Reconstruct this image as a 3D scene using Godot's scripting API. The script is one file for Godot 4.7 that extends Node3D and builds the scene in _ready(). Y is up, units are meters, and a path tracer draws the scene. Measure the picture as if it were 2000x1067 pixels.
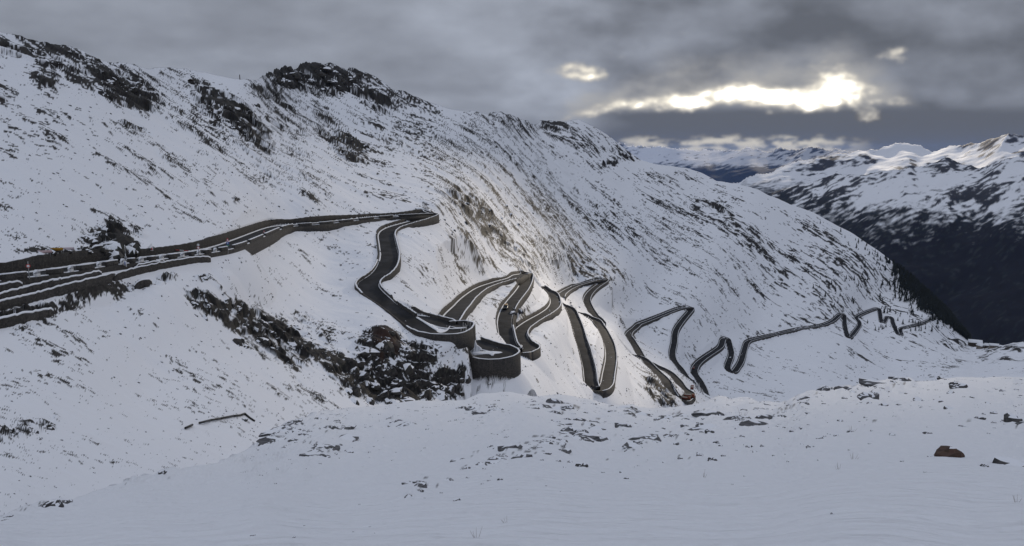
extends Node3D
# A snow-covered mountain pass with a hairpin road. Everything is laid out as a survey from the viewpoint:
# a station is a pair of sight-line readings (x, y on the survey plate) with the distance or the height below the
# viewpoint of the ground met there. The ground is fitted through the stations and meshed in metres.

const FOCAL := 1500.0
const PLATE := Vector2(1000.0, 533.5)
const TILT := 0.15445     # camera looks this far (radians) below the horizon

# --- ground stations: x, y, then distance (m) if positive, height against the eye (m) if negative
const SLOPE_STATIONS := [
	0,545,-16, 150,525,-17.2, 300,505,-18.6, 420,488,-19.8, 540,440,-22.2, 700,430,-24, 840,420,-25.5, 755,455,-28, 757,500,-31, 745,535,-33, 715,555,-34.5, 770,610,-38, 830,645,-41, 890,650,-42.5,
	970,690,-50, 900,590,-50, 940,565,320, 975,552,345, 1000,545,362, 1015,538,372, 1022,562,345, 1005,585,318, 985,640,272, 985,610,288, 1000,680,256, 1030,690,254, 0,480,131, 0,640,100,
	0,760,78, 0,900,52, 0,1000,40, 0,1090,34, -300,545,106, -300,450,126, -300,760,70, -300,1000,38, -300,300,170, -300,0,300, 200,640,112, 300,760,98, 300,900,62, 450,820,92,
	450,920,68, 600,800,118, 640,700,150, 500,600,160, 400,560,146, 100,578,116, 200,580,127, 300,560,134, 450,540,157, 560,520,205, 640,520,232, 745,640,168, 745,700,158, 740,780,147,
	870,770,160, 900,725,169, 950,760,180, 1050,770,215, 1160,800,292, 1300,810,430, 1400,800,600, 1520,790,760, 1650,760,980, 1750,730,1280, 1850,690,1560, 1950,690,1550, 2000,735,1150, 2300,735,1150,
	2300,660,1650, 2000,680,1650, 1000,850,160, 700,860,110, 1300,880,290, 1600,830,600, 2000,800,700, 0,400,150, 0,300,185, 0,200,235, 0,65,320, 200,420,165, 200,300,215, 200,200,280,
	200,110,360, 400,400,215, 400,300,280, 400,200,380, 400,150,450, 600,380,285, 600,300,370, 600,200,600, 620,130,850, 500,160,480, 560,180,580, 700,200,760, 750,170,950, 800,380,350,
	800,300,520, 800,200,980, 860,395,348, 880,440,335, 900,500,302, 850,520,262, 900,300,700, 900,215,1050, 1000,230,1250, 1000,330,850, 1000,430,580, 1000,500,430, 1100,480,740, 1100,350,1150,
	1100,250,1600, 1140,235,1750, 1060,242,1600, 1200,480,980, 1200,350,1450, 1200,290,1750, 1240,310,1800, 1300,322,1850, 1380,350,1900, 1400,480,1350, 1300,540,1050, 1500,560,1380, 1480,370,1950, 1560,405,2000,
	1650,455,2020, 1720,500,2030, 1800,565,2050, 1860,620,2060, 1890,650,2040, 1650,560,1620, 1025,672,-66.5, 1015,655,-67, 1020,642,-67.5, 1045,625,-69, 1070,610,-71, 1083,597,-73, 1065,565,-76.5, 1053,553,-78,
	1087,582,-84.5, 1105,598,-86, 1117,615,-87, 1128,640,-89, 1140,680,-91.5, 1150,720,-94, 1162,768,-96.5, 1184,755,-98, 1188,730,-99, 1193,700,-100.5, 1190,675,-102, 1183,657,-103.5, 1172,640,-105, 1150,622,-107,
	1125,606,-109, 1110,566,-118, 1135,556,-120, 1165,547,-121.5, 1180,547,-122, 1168,558,-123, 1153,572,-124.5, 1146,585,-126, 1150,600,-128, 1175,632,-132, 1230,687,-145, 1290,735,-149, 1338,783,-153, 1345,772,-154.5,
	1320,742,-157, 1275,714,-161, 1243,682,-165, 1228,655,-169, 1247,633,-173, 1300,613,-178, 1345,601,-183, 1330,630,-187, 1318,660,-191, 1313,690,-195, 1330,725,-200, 1362,759,-206, 1378,770,-210, 1356,728,-217,
	1375,700,-222, 1408,677,-228, 1415,661,-232, 1426,690,-238, 1430,729,-243, 1447,707,-247, 1460,668,-254, 1520,652,-264, 1600,637,-278, 1645,613,-287, 1658,658,-297, 1672,620,-306, 1720,602,-315, 1735,630,-322,
	1752,655,-329, 1830,622,-345, 1900,678,-395]
const NEAR_STATIONS := [
	-300,1067,6, 0,1067,5.2, 500,1067,4, 1000,1067,3.4, 1500,1067,3.5, 2000,1067,3.9, 2300,1067,4.2, 1000,1150,2.2, 0,1150,2.6, 2000,1150,2.4,
	-300,1040,11, 0,1015,13, 120,985,18, 300,935,28, 480,895,43, 530,845,74, 590,808,96, 700,798,105, 850,792,112, 1000,772,118, 1200,787,125, 1300,800,118, 1400,782,135, 1530,790,130,
	1580,768,150, 1690,748,190, 1800,738,225, 2000,733,225, 2300,733,225, 500,960,13, 500,1020,6, 1000,1000,6.2, 1000,930,13.5, 800,960,11, 850,930,17, 1100,860,40, 700,880,44,
	650,850,60, 1000,820,72, 1250,850,46, 1300,900,22, 1500,860,42, 1700,800,72, 1855,885,19, 1960,905,16, 1900,800,68, 1600,950,9.8, 1900,1000,6.6, 250,1000,11]
const SLOPE_TOP := [-320,-25, 0,62, 60,78, 100,90, 150,97, 200,118, 270,130, 330,132, 400,140, 450,152, 500,158, 520,146, 560,133, 600,127, 640,126, 670,134, 700,138, 730,151, 760,170, 800,188,
	850,207, 900,215, 960,219, 1000,226, 1030,238, 1045,244, 1060,237, 1090,239, 1130,233, 1160,248, 1190,268, 1220,291, 1250,312, 1290,322, 1340,326, 1370,336, 1400,352, 1440,359, 1480,369,
	1500,380, 1540,396, 1580,411, 1620,431, 1660,453, 1700,481, 1740,509, 1780,543, 1820,581, 1850,609, 1875,641, 1900,670, 1930,674, 1960,675, 2000,668, 2320,645]
const NEAR_TOP := [-320,1046, 0,1012, 60,990, 125,978, 200,958, 300,930, 400,905, 470,880, 520,850, 560,826, 610,804, 680,792, 850,792, 930,780, 1000,771, 1100,775, 1200,787, 1300,800, 1350,792, 1400,781, 1450,779, 1530,791,
	1580,768, 1640,757, 1690,748, 1760,741, 1820,737, 1900,733, 2000,732, 2320,728]
# --- bare rock on the ground: x, y, half length, half width, turn (degrees), how much of it is bare
const SLOPE_ROCK := [
	120,112,134.4,30,17,0.72, 245,172,84,37.5,30,0.9, 90,152,35.84,25,35,0.72, 15,90,44.8,22.5,20,0.7, 8,185,33.6,22.5,30,0.6, 262,250,33.6,17.5,30,0.65, 440,215,84,40,32,0.82, 490,262,61.6,30,40,0.84, 330,300,56,17.5,32,0.52, 560,225,67.2,43.75,30,0.56, 680,288,50.4,27.5,38,0.82, 640,250,67.2,31.25,35,0.6,
	620,152,117.6,32.5,6,0.97, 720,185,67.2,22.5,30,0.82, 800,203,67.2,20,20,0.68, 605,384,24,9,32,0.55, 462,394,9,6,0,0.7, 520,180,56,17.5,15,0.6, 850,335,80,30,38,0.46, 940,425,110,30,42,0.67, 1010,490,70,26,42,0.6, 1050,410,110,50,38,0.47, 950,300,120,45,32,0.45, 1100,500,90,34,42,0.55,
	1170,515,60,26,38,0.55, 1000,240,80,16,8,0.55, 1080,246,36,11,0,0.83, 1190,318,28,9,-20,0.77, 1215,302,42,9,22,0.67, 1310,345,55,11,10,0.55, 1395,415,60,26,28,0.6, 1450,460,80,26,32,0.55, 1310,500,60,20,38,0.5, 1250,560,60,12,42,0.35, 1500,535,80,26,22,0.45, 1600,520,80,34,32,0.43,
	1560,630,80,10,-12,0.45, 1480,655,30,6,-15,0.5, 1700,560,60,34,36,0.3, 890,500,40,16,35,0.45, 900,470,40,20,30,0.5, 400,590,46,22,35,0.78, 470,622,70,30.8,28,0.86, 545,665,80,41.8,28,0.92, 600,630,60,22,20,0.52, 640,690,60,28.6,25,0.78, 735,682,58,39.6,-32,0.98, 700,735,75,30.8,20,0.9,
	755,765,90,24.2,5,0.98, 800,738,46,39.6,10,0.9, 875,750,40,28.6,25,0.82, 822,690,38,33,20,0.78, 930,705,50,24.2,32,0.56, 990,730,40,17.6,32,0.48, 1290,762,44,26,48,0.72, 600,760,60,7.7,42,0.66, 430,560,40,4.4,48,0.76, 210,468,46,26,-18,0.97, 262,452,36,12,20,0.6, 140,492,55,9,0,0.66,
	60,490,40,5,5,0.6, 40,842,80,15.4,-15,0.78, 100,825,26,8.8,-45,0.66, 395,540,18,9,-20,0.8, 50,613,80,16.5,-13,0.96, 180,582,90,14.3,-14,0.96, 300,548,60,9,-14,0.85, 60,640,40,3.3,-16,0.76, 1860,672,40,9,10,0.7, 1960,678,40,6,0,0.7, 1925,697,18,5,-25,0.7, 1975,695,22,6,-20,0.6,
	1850,720,40,4,-20,0.4, 205,462,60,32,-20,0.62, 150,130,150,40,20,0.5, 420,240,120,60,30,0.45, 700,300,80,40,35,0.45, 880,380,60,60,40,0.35, 1150,440,120,60,35,0.3, 1560,560,150,60,25,0.3, 320,340,150,40,30,0.3, 640,330,60,20,35,0.35, 900,330,120,60,35,.42, 1000,400,130,70,40,.46, 1080,330,120,60,30,.38, 1150,400,120,60,35,.42, 1080,470,110,60,42,.46, 1220,450,110,60,38,.36, 1350,430,120,60,30,.36, 1450,520,140,60,30,.34, 760,260,90,40,30,.5, 860,260,110,30,20,.5, 980,250,100,30,10,.48, 1120,270,70,30,10,.45, 450,300,120,40,35,.42, 560,300,80,40,35,.45, 250,300,120,40,30,.36, 60,240,80,60,30,.4, 1600,480,80,40,35,.4, 1700,530,60,30,40,.4, 940,490,60,30,40,.42, 340,170,60,30,20,.5, 870,560,90,20,35,.3]
const NEAR_ROCK := [
	600,855,90,29.9,-12,0.54, 570,845,60,16.1,-14,0.62, 640,885,50,6.9,-8,0.72, 900,915,110,18.4,-24,0.62, 815,955,26,5.75,-45,0.82, 1060,880,60,20.7,-14,0.8, 1110,858,50,13.8,-5,0.84, 1010,885,60,6.9,-22,0.82, 1150,835,70,9.2,5,0.72, 1260,865,50,10.35,-32,0.82, 1310,848,40,6.9,-8,0.84, 1090,800,60,11.5,5,0.72,
	930,805,50,10.35,-12,0.67, 780,830,40,9.2,5,0.62, 1340,815,60,11.5,0,0.72, 1200,805,60,9.2,5,0.67, 1420,830,60,11.5,-10,0.62, 1540,808,50,8.05,-22,0.84, 1475,800,40,6.9,-10,0.72, 1720,758,36,10.35,-38,0.92, 1765,742,30,5.75,-20,0.82, 1590,775,50,8.05,-18,0.72, 1660,762,60,6.9,-5,0.62, 60,992,60,9.2,-18,0.82,
	100,985,26,10.35,-18,0.87, 330,922,36,6.9,-28,0.72, 285,930,70,3.45,-30,0.62, 570,830,12,11.5,-30,0.82, 500,840,40,4.6,-28,0.62, 1000,812,120,20.7,3,0.42, 1300,830,160,28.75,0,0.4, 1500,830,120,23,-5,0.32, 1985,825,26,4.6,8,0.82, 1800,800,150,34.5,0,0.26, 1300,890,200,28.75,-10,0.26]

var soft := FastNoiseLite.new()
var crag := FastNoiseLite.new()
var broad := FastNoiseLite.new()
var snow_mat := StandardMaterial3D.new()
var near_mat := StandardMaterial3D.new()

func sight(px: float, py: float) -> Vector3:        # unit horizontal length
	var u := (px - PLATE.x) / FOCAL
	var v := (PLATE.y - py) / FOCAL
	var y := v * cos(TILT) - sin(TILT)
	var z := -(v * sin(TILT) + cos(TILT))
	var h := sqrt(u * u + z * z)
	return Vector3(u / h, y / h, z / h)

func plate(p: Vector3) -> Vector2:
	var d := -(p.y * -sin(TILT) * -1.0)              # depth along the axis, below
	d = -p.y * sin(TILT) - p.z * cos(TILT)
	var up := p.y * cos(TILT) - p.z * sin(TILT)
	return Vector2(PLATE.x + FOCAL * p.x / d, PLATE.y - FOCAL * up / d)

# ---------------------------------------------------------------- fitted fields
class Field:
	var x0 := -330.0
	var y0 := 0.0
	var step := 2.5
	var w := 0
	var h := 0
	var v: PackedFloat32Array
	func at(px: float, py: float) -> float:
		var fx := clampf((px - x0) / step, 0.0, w - 1.001)
		var fy := clampf((py - y0) / step, 0.0, h - 1.001)
		var i := int(fx)
		var j := int(fy)
		fx -= i
		fy -= j
		var k := j * w + i
		return lerpf(lerpf(v[k], v[k + 1], fx), lerpf(v[k + w], v[k + w + 1], fx), fy)

func refine(coarse: PackedFloat32Array, cw: int, ch: int, x0: float, y0: float, cstep: float) -> Field:
	var im := Image.create_from_data(cw, ch, false, Image.FORMAT_RF, coarse.to_byte_array())
	im.resize(cw * 4, ch * 4, Image.INTERPOLATE_CUBIC)
	var f := Field.new()
	f.step = cstep / 4.0
	f.x0 = x0 - cstep * 0.375
	f.y0 = y0 - cstep * 0.375
	f.w = cw * 4
	f.h = ch * 4
	f.v = im.get_data().to_float32_array()
	return f

func fit(stations: Array, y0: float, rows: int, smooth: float) -> Field:
	var n := stations.size() / 3
	var X := PackedVector2Array()
	var val := PackedFloat64Array()
	for i in n:
		var px := float(stations[i * 3])
		var py := float(stations[i * 3 + 1])
		var d := float(stations[i * 3 + 2])
		X.append(Vector2(px, py) / 100.0)
		val.append(log(d if d > 0 else d / sight(px, py).y))
	var m := n + 3
	var A := []
	for i in m:
		var row := PackedFloat64Array()
		row.resize(m + 1)
		if i < n:
			for j in n:
				var d2 := X[i].distance_squared_to(X[j])
				row[j] = d2 * log(d2) if d2 > 0 else smooth
			row[n] = 1
			row[n + 1] = X[i].x
			row[n + 2] = X[i].y
			row[m] = val[i]
		else:
			for j in n:
				row[j] = 1.0 if i == n else (X[j].x if i == n + 1 else X[j].y)
		A.append(row)
	for c in m:                                       # Gauss-Jordan
		var best := c
		for k in range(c + 1, m):
			if absf(A[k][c]) > absf(A[best][c]):
				best = k
		var t = A[c]
		A[c] = A[best]
		A[best] = t
		var pr: PackedFloat64Array = A[c]
		var inv := 1.0 / pr[c]
		for k in range(c + 1, m):
			var rk: PackedFloat64Array = A[k]
			var f := rk[c] * inv
			if f != 0.0:
				for j in range(c, m + 1):
					rk[j] -= f * pr[j]
				A[k] = rk
	var wgt := PackedFloat64Array()
	wgt.resize(m)
	for c in range(m - 1, -1, -1):
		var s: float = A[c][m]
		for j in range(c + 1, m):
			s -= A[c][j] * wgt[j]
		wgt[c] = s / A[c][c]
	var cs := 10.0
	var cw := 267
	var out := PackedFloat32Array()
	out.resize(cw * rows)
	var job := func(i: int):
		var col := PackedFloat32Array()
		col.resize(rows)
		for j in rows:
			var qx := (-330.0 + i * cs) / 100.0
			var qy := (y0 + j * cs) / 100.0
			var s := wgt[n] + qx * wgt[n + 1] + qy * wgt[n + 2]
			for k in n:
				var dx := qx - X[k].x
				var dy := qy - X[k].y
				var d2 := dx * dx + dy * dy
				if d2 > 0.0:
					s += wgt[k] * d2 * log(d2)
			col[j] = s
		return col
	var cols := parallel(cw, job)
	for i in cw:
		var col: PackedFloat32Array = cols[i]
		for j in range(rows - 2, -1, -1):             # the ground never overhangs: farther as the sight line rises
			col[j] = maxf(col[j], col[j + 1] + 0.004)
		for j in rows:
			out[j * cw + i] = col[j]
	return refine(out, cw, rows, -330.0, y0, cs)

func rock_field(blobs: Array, y0: float, rows: int, ground: float) -> Field:
	var cw := 267
	var out := PackedFloat32Array()
	out.resize(cw * rows)
	out.fill(ground)
	for b in blobs.size() / 6:
		var c := Vector2(blobs[b * 6], blobs[b * 6 + 1])
		var rx: float = maxf(blobs[b * 6 + 2], 6.0)
		var ry: float = maxf(blobs[b * 6 + 3], 6.0)
		var a := deg_to_rad(blobs[b * 6 + 4])
		var d: float = blobs[b * 6 + 5]
		var reach := rx * 1.6 + 10
		for i in range(maxi(0, int((c.x - reach + 330) / 10)), mini(cw - 1, int((c.x + reach + 330) / 10) + 1)):
			for j in range(maxi(0, int((c.y - reach - y0) / 10)), mini(rows - 1, int((c.y + reach - y0) / 10) + 1)):
				var q := (Vector2(-330 + i * 10, y0 + j * 10) - c).rotated(-a)
				var e := Vector2(q.x / rx, q.y / ry).length()
				var k := d * (1.0 - smoothstep(0.55, 1.5, e))
				var at := j * cw + i
				out[at] = maxf(out[at], k)
	return refine(out, cw, rows, -330.0, y0, 10.0)

func line_at(line: Array, x: float) -> float:
	var n := line.size() / 2
	for i in range(1, n):
		if x <= line[i * 2]:
			var t: float = (x - line[i * 2 - 2]) / float(line[i * 2] - line[i * 2 - 2])
			return lerpf(line[i * 2 - 1], line[i * 2 + 1], clampf(t, 0, 1))
	return line[n * 2 - 1]

func parallel(count: int, job: Callable) -> Array:
	var out := []
	out.resize(count)
	var id := WorkerThreadPool.add_group_task(func(i): out[i] = job.call(i), count, -1, true)
	WorkerThreadPool.wait_for_group_task_completion(id)
	return out

const FALL := Vector3(0.72, -0.58, 0.38)              # fall line of the big slope
const FAR_FALL := Vector3(-0.76, -0.46, 0.46)
func along(p: Vector3, f := FALL) -> Vector3:         # drawn out down the fall line
	return p - f * p.dot(f) * 0.6

# Where a point lies in its bed of rock: 0..1 from the foot of a ledge over its flat top to the head of the riser. Beds dip to the right.
func bed(p: Vector3, r: float) -> Vector2:
	var s := pow(2.0, roundf(log(r * 0.015) / log(2.0)))
	var h := p.y + p.x * 0.28 - p.z * 0.05
	var t := h / s + 1.3 * soft.get_noise_3dv(p / (s * 3.0)) + 0.35 * broad.get_noise_3dv(p / (s * 1.5))
	return Vector2(t - floorf(t), s)

# noise whose grain keeps the same share of the distance
func scaled(noise: FastNoiseLite, p: Vector3, size: float) -> float:
	var l := log(size) / log(2.0)
	var f := floorf(l)
	var s := pow(2.0, f)
	return lerpf(noise.get_noise_3dv(p / s), noise.get_noise_3dv(p / (s * 2.0)), l - f)

# ---------------------------------------------------------------- roads (traced before the ground, which is cut for them)
var roads := []          # each: {name, pts, half, ...}
var cells := {}
const CELL := 3.0

func key(x: float, z: float) -> int:
	return (int(floor(x / CELL)) + 20000) * 65536 + int(floor(z / CELL)) + 20000

func trace(line: Array, field: Field, level: float) -> PackedVector3Array:
	var c := Curve2D.new()
	var n := line.size() / 2
	for i in n:
		var p := Vector2(line[i * 2], line[i * 2 + 1])
		var a := Vector2(line[maxi(i - 1, 0) * 2], line[maxi(i - 1, 0) * 2 + 1])
		var b := Vector2(line[mini(i + 1, n - 1) * 2], line[mini(i + 1, n - 1) * 2 + 1])
		c.add_point(p, (a - b) / 6.0, (b - a) / 6.0)
	c.bake_interval = 1.0
	var raw := PackedVector3Array()
	for q in c.get_baked_points():
		raw.append(sight(q.x, q.y) * (exp(field.at(q.x, q.y)) if level == 0.0 else level / sight(q.x, q.y).y))
	var c3 := Curve3D.new()
	c3.bake_interval = 0.5
	for p in raw:
		c3.add_point(p)
	var len := c3.get_baked_length()
	var step := clampf(raw[0].length() * 0.006, 0.9, 4.0)
	var pts := PackedVector3Array()
	var k := int(len / step)
	for i in k + 1:
		pts.append(c3.sample_baked(len * i / k))
	for pass_ in 3:                                   # even out the grade and the line
		var old := pts.duplicate()
		var reach := int(6.0 / step) + 1
		for i in pts.size():
			var s := Vector3.ZERO
			var w := 0.0
			for j in range(maxi(0, i - reach * 2), mini(pts.size(), i + reach * 2 + 1)):
				s.y += old[j].y
				w += 1.0
			var y := s.y / w
			s = Vector3.ZERO
			w = 0.0
			for j in range(maxi(0, i - 1), mini(pts.size(), i + 2)):
				s += old[j]
				w += 1.0
			pts[i] = Vector3(s.x / w, y, s.z / w)
	var most := 0.17 * step                           # no steeper than a road can be
	var there := PackedFloat32Array()
	var back := PackedFloat32Array()
	for i in pts.size():
		there.append(pts[i].y if i == 0 else clampf(pts[i].y, there[i - 1] - most, there[i - 1] + most))
	back.resize(pts.size())
	for i in range(pts.size() - 1, -1, -1):
		back[i] = pts[i].y if i == pts.size() - 1 else clampf(pts[i].y, back[i + 1] - most, back[i + 1] + most)
	for i in pts.size():
		pts[i].y = (there[i] + back[i]) * 0.5
	return pts

func add_road(line: Array, field: Field, half: float, lift: float, legs: Array) -> void:
	var pts := trace(line, field, -47.5 if roads.size() == 1 else 0.0)   # the small loop is a level platform
	var r := roads.size()
	roads.append({"pts": pts, "half": half, "lift": lift, "legs": legs, "bank": -1})
	if r == 0:
		roads[0].bank = nearest(pts, 445, 480)        # up to here only a low bank lies below the road
	var stride := maxi(1, int(3.5 / maxf(pts[0].distance_to(pts[1]), 0.1)))
	roads[r].stride = stride
	for i in range(0, pts.size(), stride):
		var reach := 15.0
		var c := int(reach / CELL) + 1
		for a in range(-c, c + 1):
			for b in range(-c, c + 1):
				var x := (floorf(pts[i].x / CELL) + a + 0.5) * CELL
				var z := (floorf(pts[i].z / CELL) + b + 0.5) * CELL
				if Vector2(x - pts[i].x, z - pts[i].z).length() < reach:
					var kk := key(x, z)
					if not cells.has(kk):
						cells[kk] = PackedInt32Array()
					cells[kk].append(r * 65536 + i)

func cut(p: Vector3) -> float:                        # height of the ground after the road is cut into it
	var c = cells.get(key(p.x, p.z))
	if c == null:
		return p.y
	var q := Vector2(p.x, p.z)
	var pick := 0
	var at := 0
	var best := 1e9
	var y := 0.0
	for code in c:
		var o: PackedVector3Array = roads[code >> 16].pts
		var k: int = code & 65535
		var reach: int = roads[code >> 16].stride / 2 + 1
		if Vector2(o[k].x - p.x, o[k].z - p.z).length() > best + 6.0:
			continue
		for i in range(maxi(0, k - reach), mini(o.size() - 1, k + reach)):
			var a := Vector2(o[i].x, o[i].z)
			var b := Vector2(o[i + 1].x, o[i + 1].z)
			var t := clampf((q - a).dot(b - a) / maxf((b - a).length_squared(), 1e-6), 0, 1)
			var d := q.distance_to(a.lerp(b, t))
			if d < best:
				best = d
				y = lerpf(o[i].y, o[i + 1].y, t)
				pick = code
				at = i
	var road: Dictionary = roads[pick >> 16]
	var off: float = best - road.half - 0.25
	if absf(p.y - y) > 25.0 or off > 10.0:
		return p.y
	if off < 0.0:
		return y - 0.12
	var most: float = road.lift * smoothstep(0.0, 0.5, off) + off * 0.9 + off * off * 0.12
	var least: float = (0.35 if at < road.bank else road.lift) * smoothstep(0.0, 0.5, off) + off * (0.55 if at < road.bank else 0.9) + off * off * 0.12
	return clampf(p.y, y - 0.12 - least, y - 0.12 + most)

# ---------------------------------------------------------------- a sheet of ground
class Sheet:
	var cols := 0
	var rows := 0
	var x0 := 0.0
	var dx := 0.0
	var p: Array                                      # columns of points
	var bottom: PackedFloat32Array
	var top: PackedFloat32Array
	var front := 0
	func spot(px: float, py: float) -> Vector3:
		var i := clampi(int(round((px - x0) / dx)), 0, cols - 1)
		var j := clampi(int(round((bottom[i] - py) / (bottom[i] - top[i]) * (front - 1))), 0, front - 1)
		return p[i][j]

	func seen(px: float, py: float) -> Vector3:       # the ground met by a sight line, relief and road cuts included
		var i := clampi(int(round((px - x0) / dx)), 0, cols - 1)
		var j0 := clampi(int(round((bottom[i] - py) / (bottom[i] - top[i]) * (front - 1))), 0, front - 1)
		var col: PackedVector3Array = p[i]
		for j in range(maxi(0, j0 - 40), mini(front, j0 + 41)):
			var q := col[j]
			var d := -q.y * sin(TILT) - q.z * cos(TILT)
			if PLATE.y - FOCAL * (q.y * cos(TILT) - q.z * sin(TILT)) / d <= py:
				return q
		return col[j0]

func ground(called: String, field: Field, rock: Field, bottom: Callable, top: Callable, cols: int, front: int, back: int, fall: float, rough: float, tint: Callable, roads_too: bool, xa := -310.0, xb := 2310.0, fall_line := FALL) -> Sheet:
	var s := Sheet.new()
	s.cols = cols
	s.front = front
	s.rows = front + back
	s.x0 = xa
	s.dx = (xb - xa) / (cols - 1)
	for i in cols:
		s.bottom.append(bottom.call(s.x0 + i * s.dx))
		s.top.append(top.call(s.x0 + i * s.dx))
	var job := func(i: int):
		var col := PackedVector3Array()
		col.resize(s.rows)
		var px := s.x0 + i * s.dx
		var r := 0.0
		var end := Vector3.ZERO
		for j in s.rows:
			var p: Vector3
			var d := 0.1
			var calm := 0.3
			if j < front:
				var py := lerpf(s.bottom[i], s.top[i], j / float(front - 1))
				r = exp(field.at(px, py))
				if py > 1130.0 and not roads_too:         # level under the viewer's feet
					r = exp(field.at(px, 1130.0)) * sight(px, 1130.0).y / sight(px, py).y
				p = sight(px, py) * r
				d = rock.at(px, py)
				calm = lerpf(0.3, 1.0, smoothstep(2.0, 34.0, py - s.top[i]))   # crests are worn smooth
				end = p
			else:
				var k := j - front + 1.0
				var out := 1.0 + 0.012 * k + 0.012 * k * k
				p = Vector3(end.x * out, end.y - (out - 1.0) * r * fall, end.z * out)
				d = rock.at(px, s.top[i])
			var size := maxf(r * 0.028, 0.4)
			var q := along(p, fall_line)
			var n := scaled(soft, q, size)
			var c := scaled(broad, q, size * 0.5)
			if fall_line == FAR_FALL:                      # big ribs and gullies
				var rib := soft.get_noise_3dv(q / (size * 3.2))
				p.y += size * rough * (0.9 * (0.3 - absf(rib) * 1.6) + 0.12 * n + 0.05 * c)
			elif called == "snow_foreground":               # smooth drifts, humped where rock lies under the snow
				p.y += size * (lerpf(0.06, 0.22, smoothstep(8.0, 30.0, r)) * n + lerpf(0.12, 0.5, smoothstep(8.0, 40.0, r)) * soft.get_noise_3dv(p / (size * 3.0)) + d * 0.22)
			else:
				p.y += size * rough * (0.28 * n * (0.5 + d) + d * d * 0.20 * calm * (absf(c) * 2.4 - 0.4))
			if d > 0.4 and r < 2300.0 and roads_too:
				var b := bed(p, r)
				p.y += (smoothstep(1.0 - 0.75 * d, 1.0, b.x) - b.x + 0.3) * b.y * smoothstep(0.4, 0.8, d) * 0.85 * calm
			if roads_too:
				p.y = cut(p)
			col[j] = p
		return col
	s.p = parallel(cols, job)
	var shade := func(i: int):
		var nn := PackedVector3Array()
		var cc := PackedColorArray()
		nn.resize(s.rows)
		cc.resize(s.rows)
		var l: PackedVector3Array = s.p[maxi(i - 1, 0)]
		var m: PackedVector3Array = s.p[i]
		var h: PackedVector3Array = s.p[mini(i + 1, cols - 1)]
		var px := s.x0 + i * s.dx
		for j in s.rows:
			var n := (h[j] - l[j]).cross(m[mini(j + 1, s.rows - 1)] - m[maxi(j - 1, 0)]).normalized()
			if n.y < 0.0:
				n = -n
			nn[j] = n
			var py := lerpf(s.bottom[i], s.top[i], minf(j, front - 1) / float(front - 1))
			cc[j] = tint.call(m[j], n, rock.at(px, py), px, py)
		return [nn, cc]
	var shaded := parallel(cols, shade)
	var V := PackedVector3Array()
	var N := PackedVector3Array()
	var C := PackedColorArray()
	for i in cols:
		V.append_array(s.p[i])
		N.append_array(shaded[i][0])
		C.append_array(shaded[i][1])
	var idx := PackedInt32Array()
	idx.resize((cols - 1) * (s.rows - 1) * 6)
	var k := 0
	for i in cols - 1:
		for j in s.rows - 1:
			var a := i * s.rows + j
			idx[k] = a
			idx[k + 1] = a + 1
			idx[k + 2] = a + s.rows + 1
			idx[k + 3] = a
			idx[k + 4] = a + s.rows + 1
			idx[k + 5] = a + s.rows
			k += 6
	var arr := []
	arr.resize(Mesh.ARRAY_MAX)
	arr[Mesh.ARRAY_VERTEX] = V
	arr[Mesh.ARRAY_NORMAL] = N
	arr[Mesh.ARRAY_COLOR] = C
	arr[Mesh.ARRAY_INDEX] = idx
	var mesh := ArrayMesh.new()
	mesh.add_surface_from_arrays(Mesh.PRIMITIVE_TRIANGLES, arr)
	mesh.surface_set_material(0, snow_mat)
	var o := MeshInstance3D.new()
	o.name = called
	o.mesh = mesh
	if called == "snow_foreground":
		o.material_override = near_mat
	o.set_meta("kind", "structure")
	add_child(o, true)
	return s

const SUN_UP := 16.0
const SUN_EAST := 25.0
const SNOW := Color(0.80, 0.81, 0.84)
func slope_tint(p: Vector3, n: Vector3, d: float, px: float, py: float) -> Color:
	var r := p.length()
	var size := maxf(r * 0.0048, 0.1) * (1.0 + 0.9 * soft.get_noise_3dv(p / (r * 0.09 + 20.0)))
	var big := scaled(soft, along(p), size * 4.0)
	var q := (p + along(p)) * 0.5 + Vector3(1.0, -0.6, 0.8) * big * size * 4.0
	var a := scaled(crag, q, size)
	var fine := scaled(soft, p * 1.7, size)
	var m := a * 1.1 + big * 0.9 + fine * 0.25 + d * 0.92 - 0.57
	if d > 0.4:                                        # on the beds the risers are bare and the ledges hold the snow
		m += smoothstep(0.4, 0.8, d) * (0.75 * (0.70 - n.y) + 0.12)
	var bare := smoothstep(-0.03, 0.05, m)
	var rust := smoothstep(-0.1, 0.25, big) * smoothstep(50.0, 10.0, Vector2(px - 745, py - 680).length())
	var rock := Color(0.014, 0.0135, 0.014).lerp(Color(0.05, 0.046, 0.042), smoothstep(-0.35, 0.5, fine + 0.5 * a)).lerp(Color(0.075, 0.038, 0.027), rust * 0.7)
	return SNOW.lerp(rock, bare)

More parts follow.
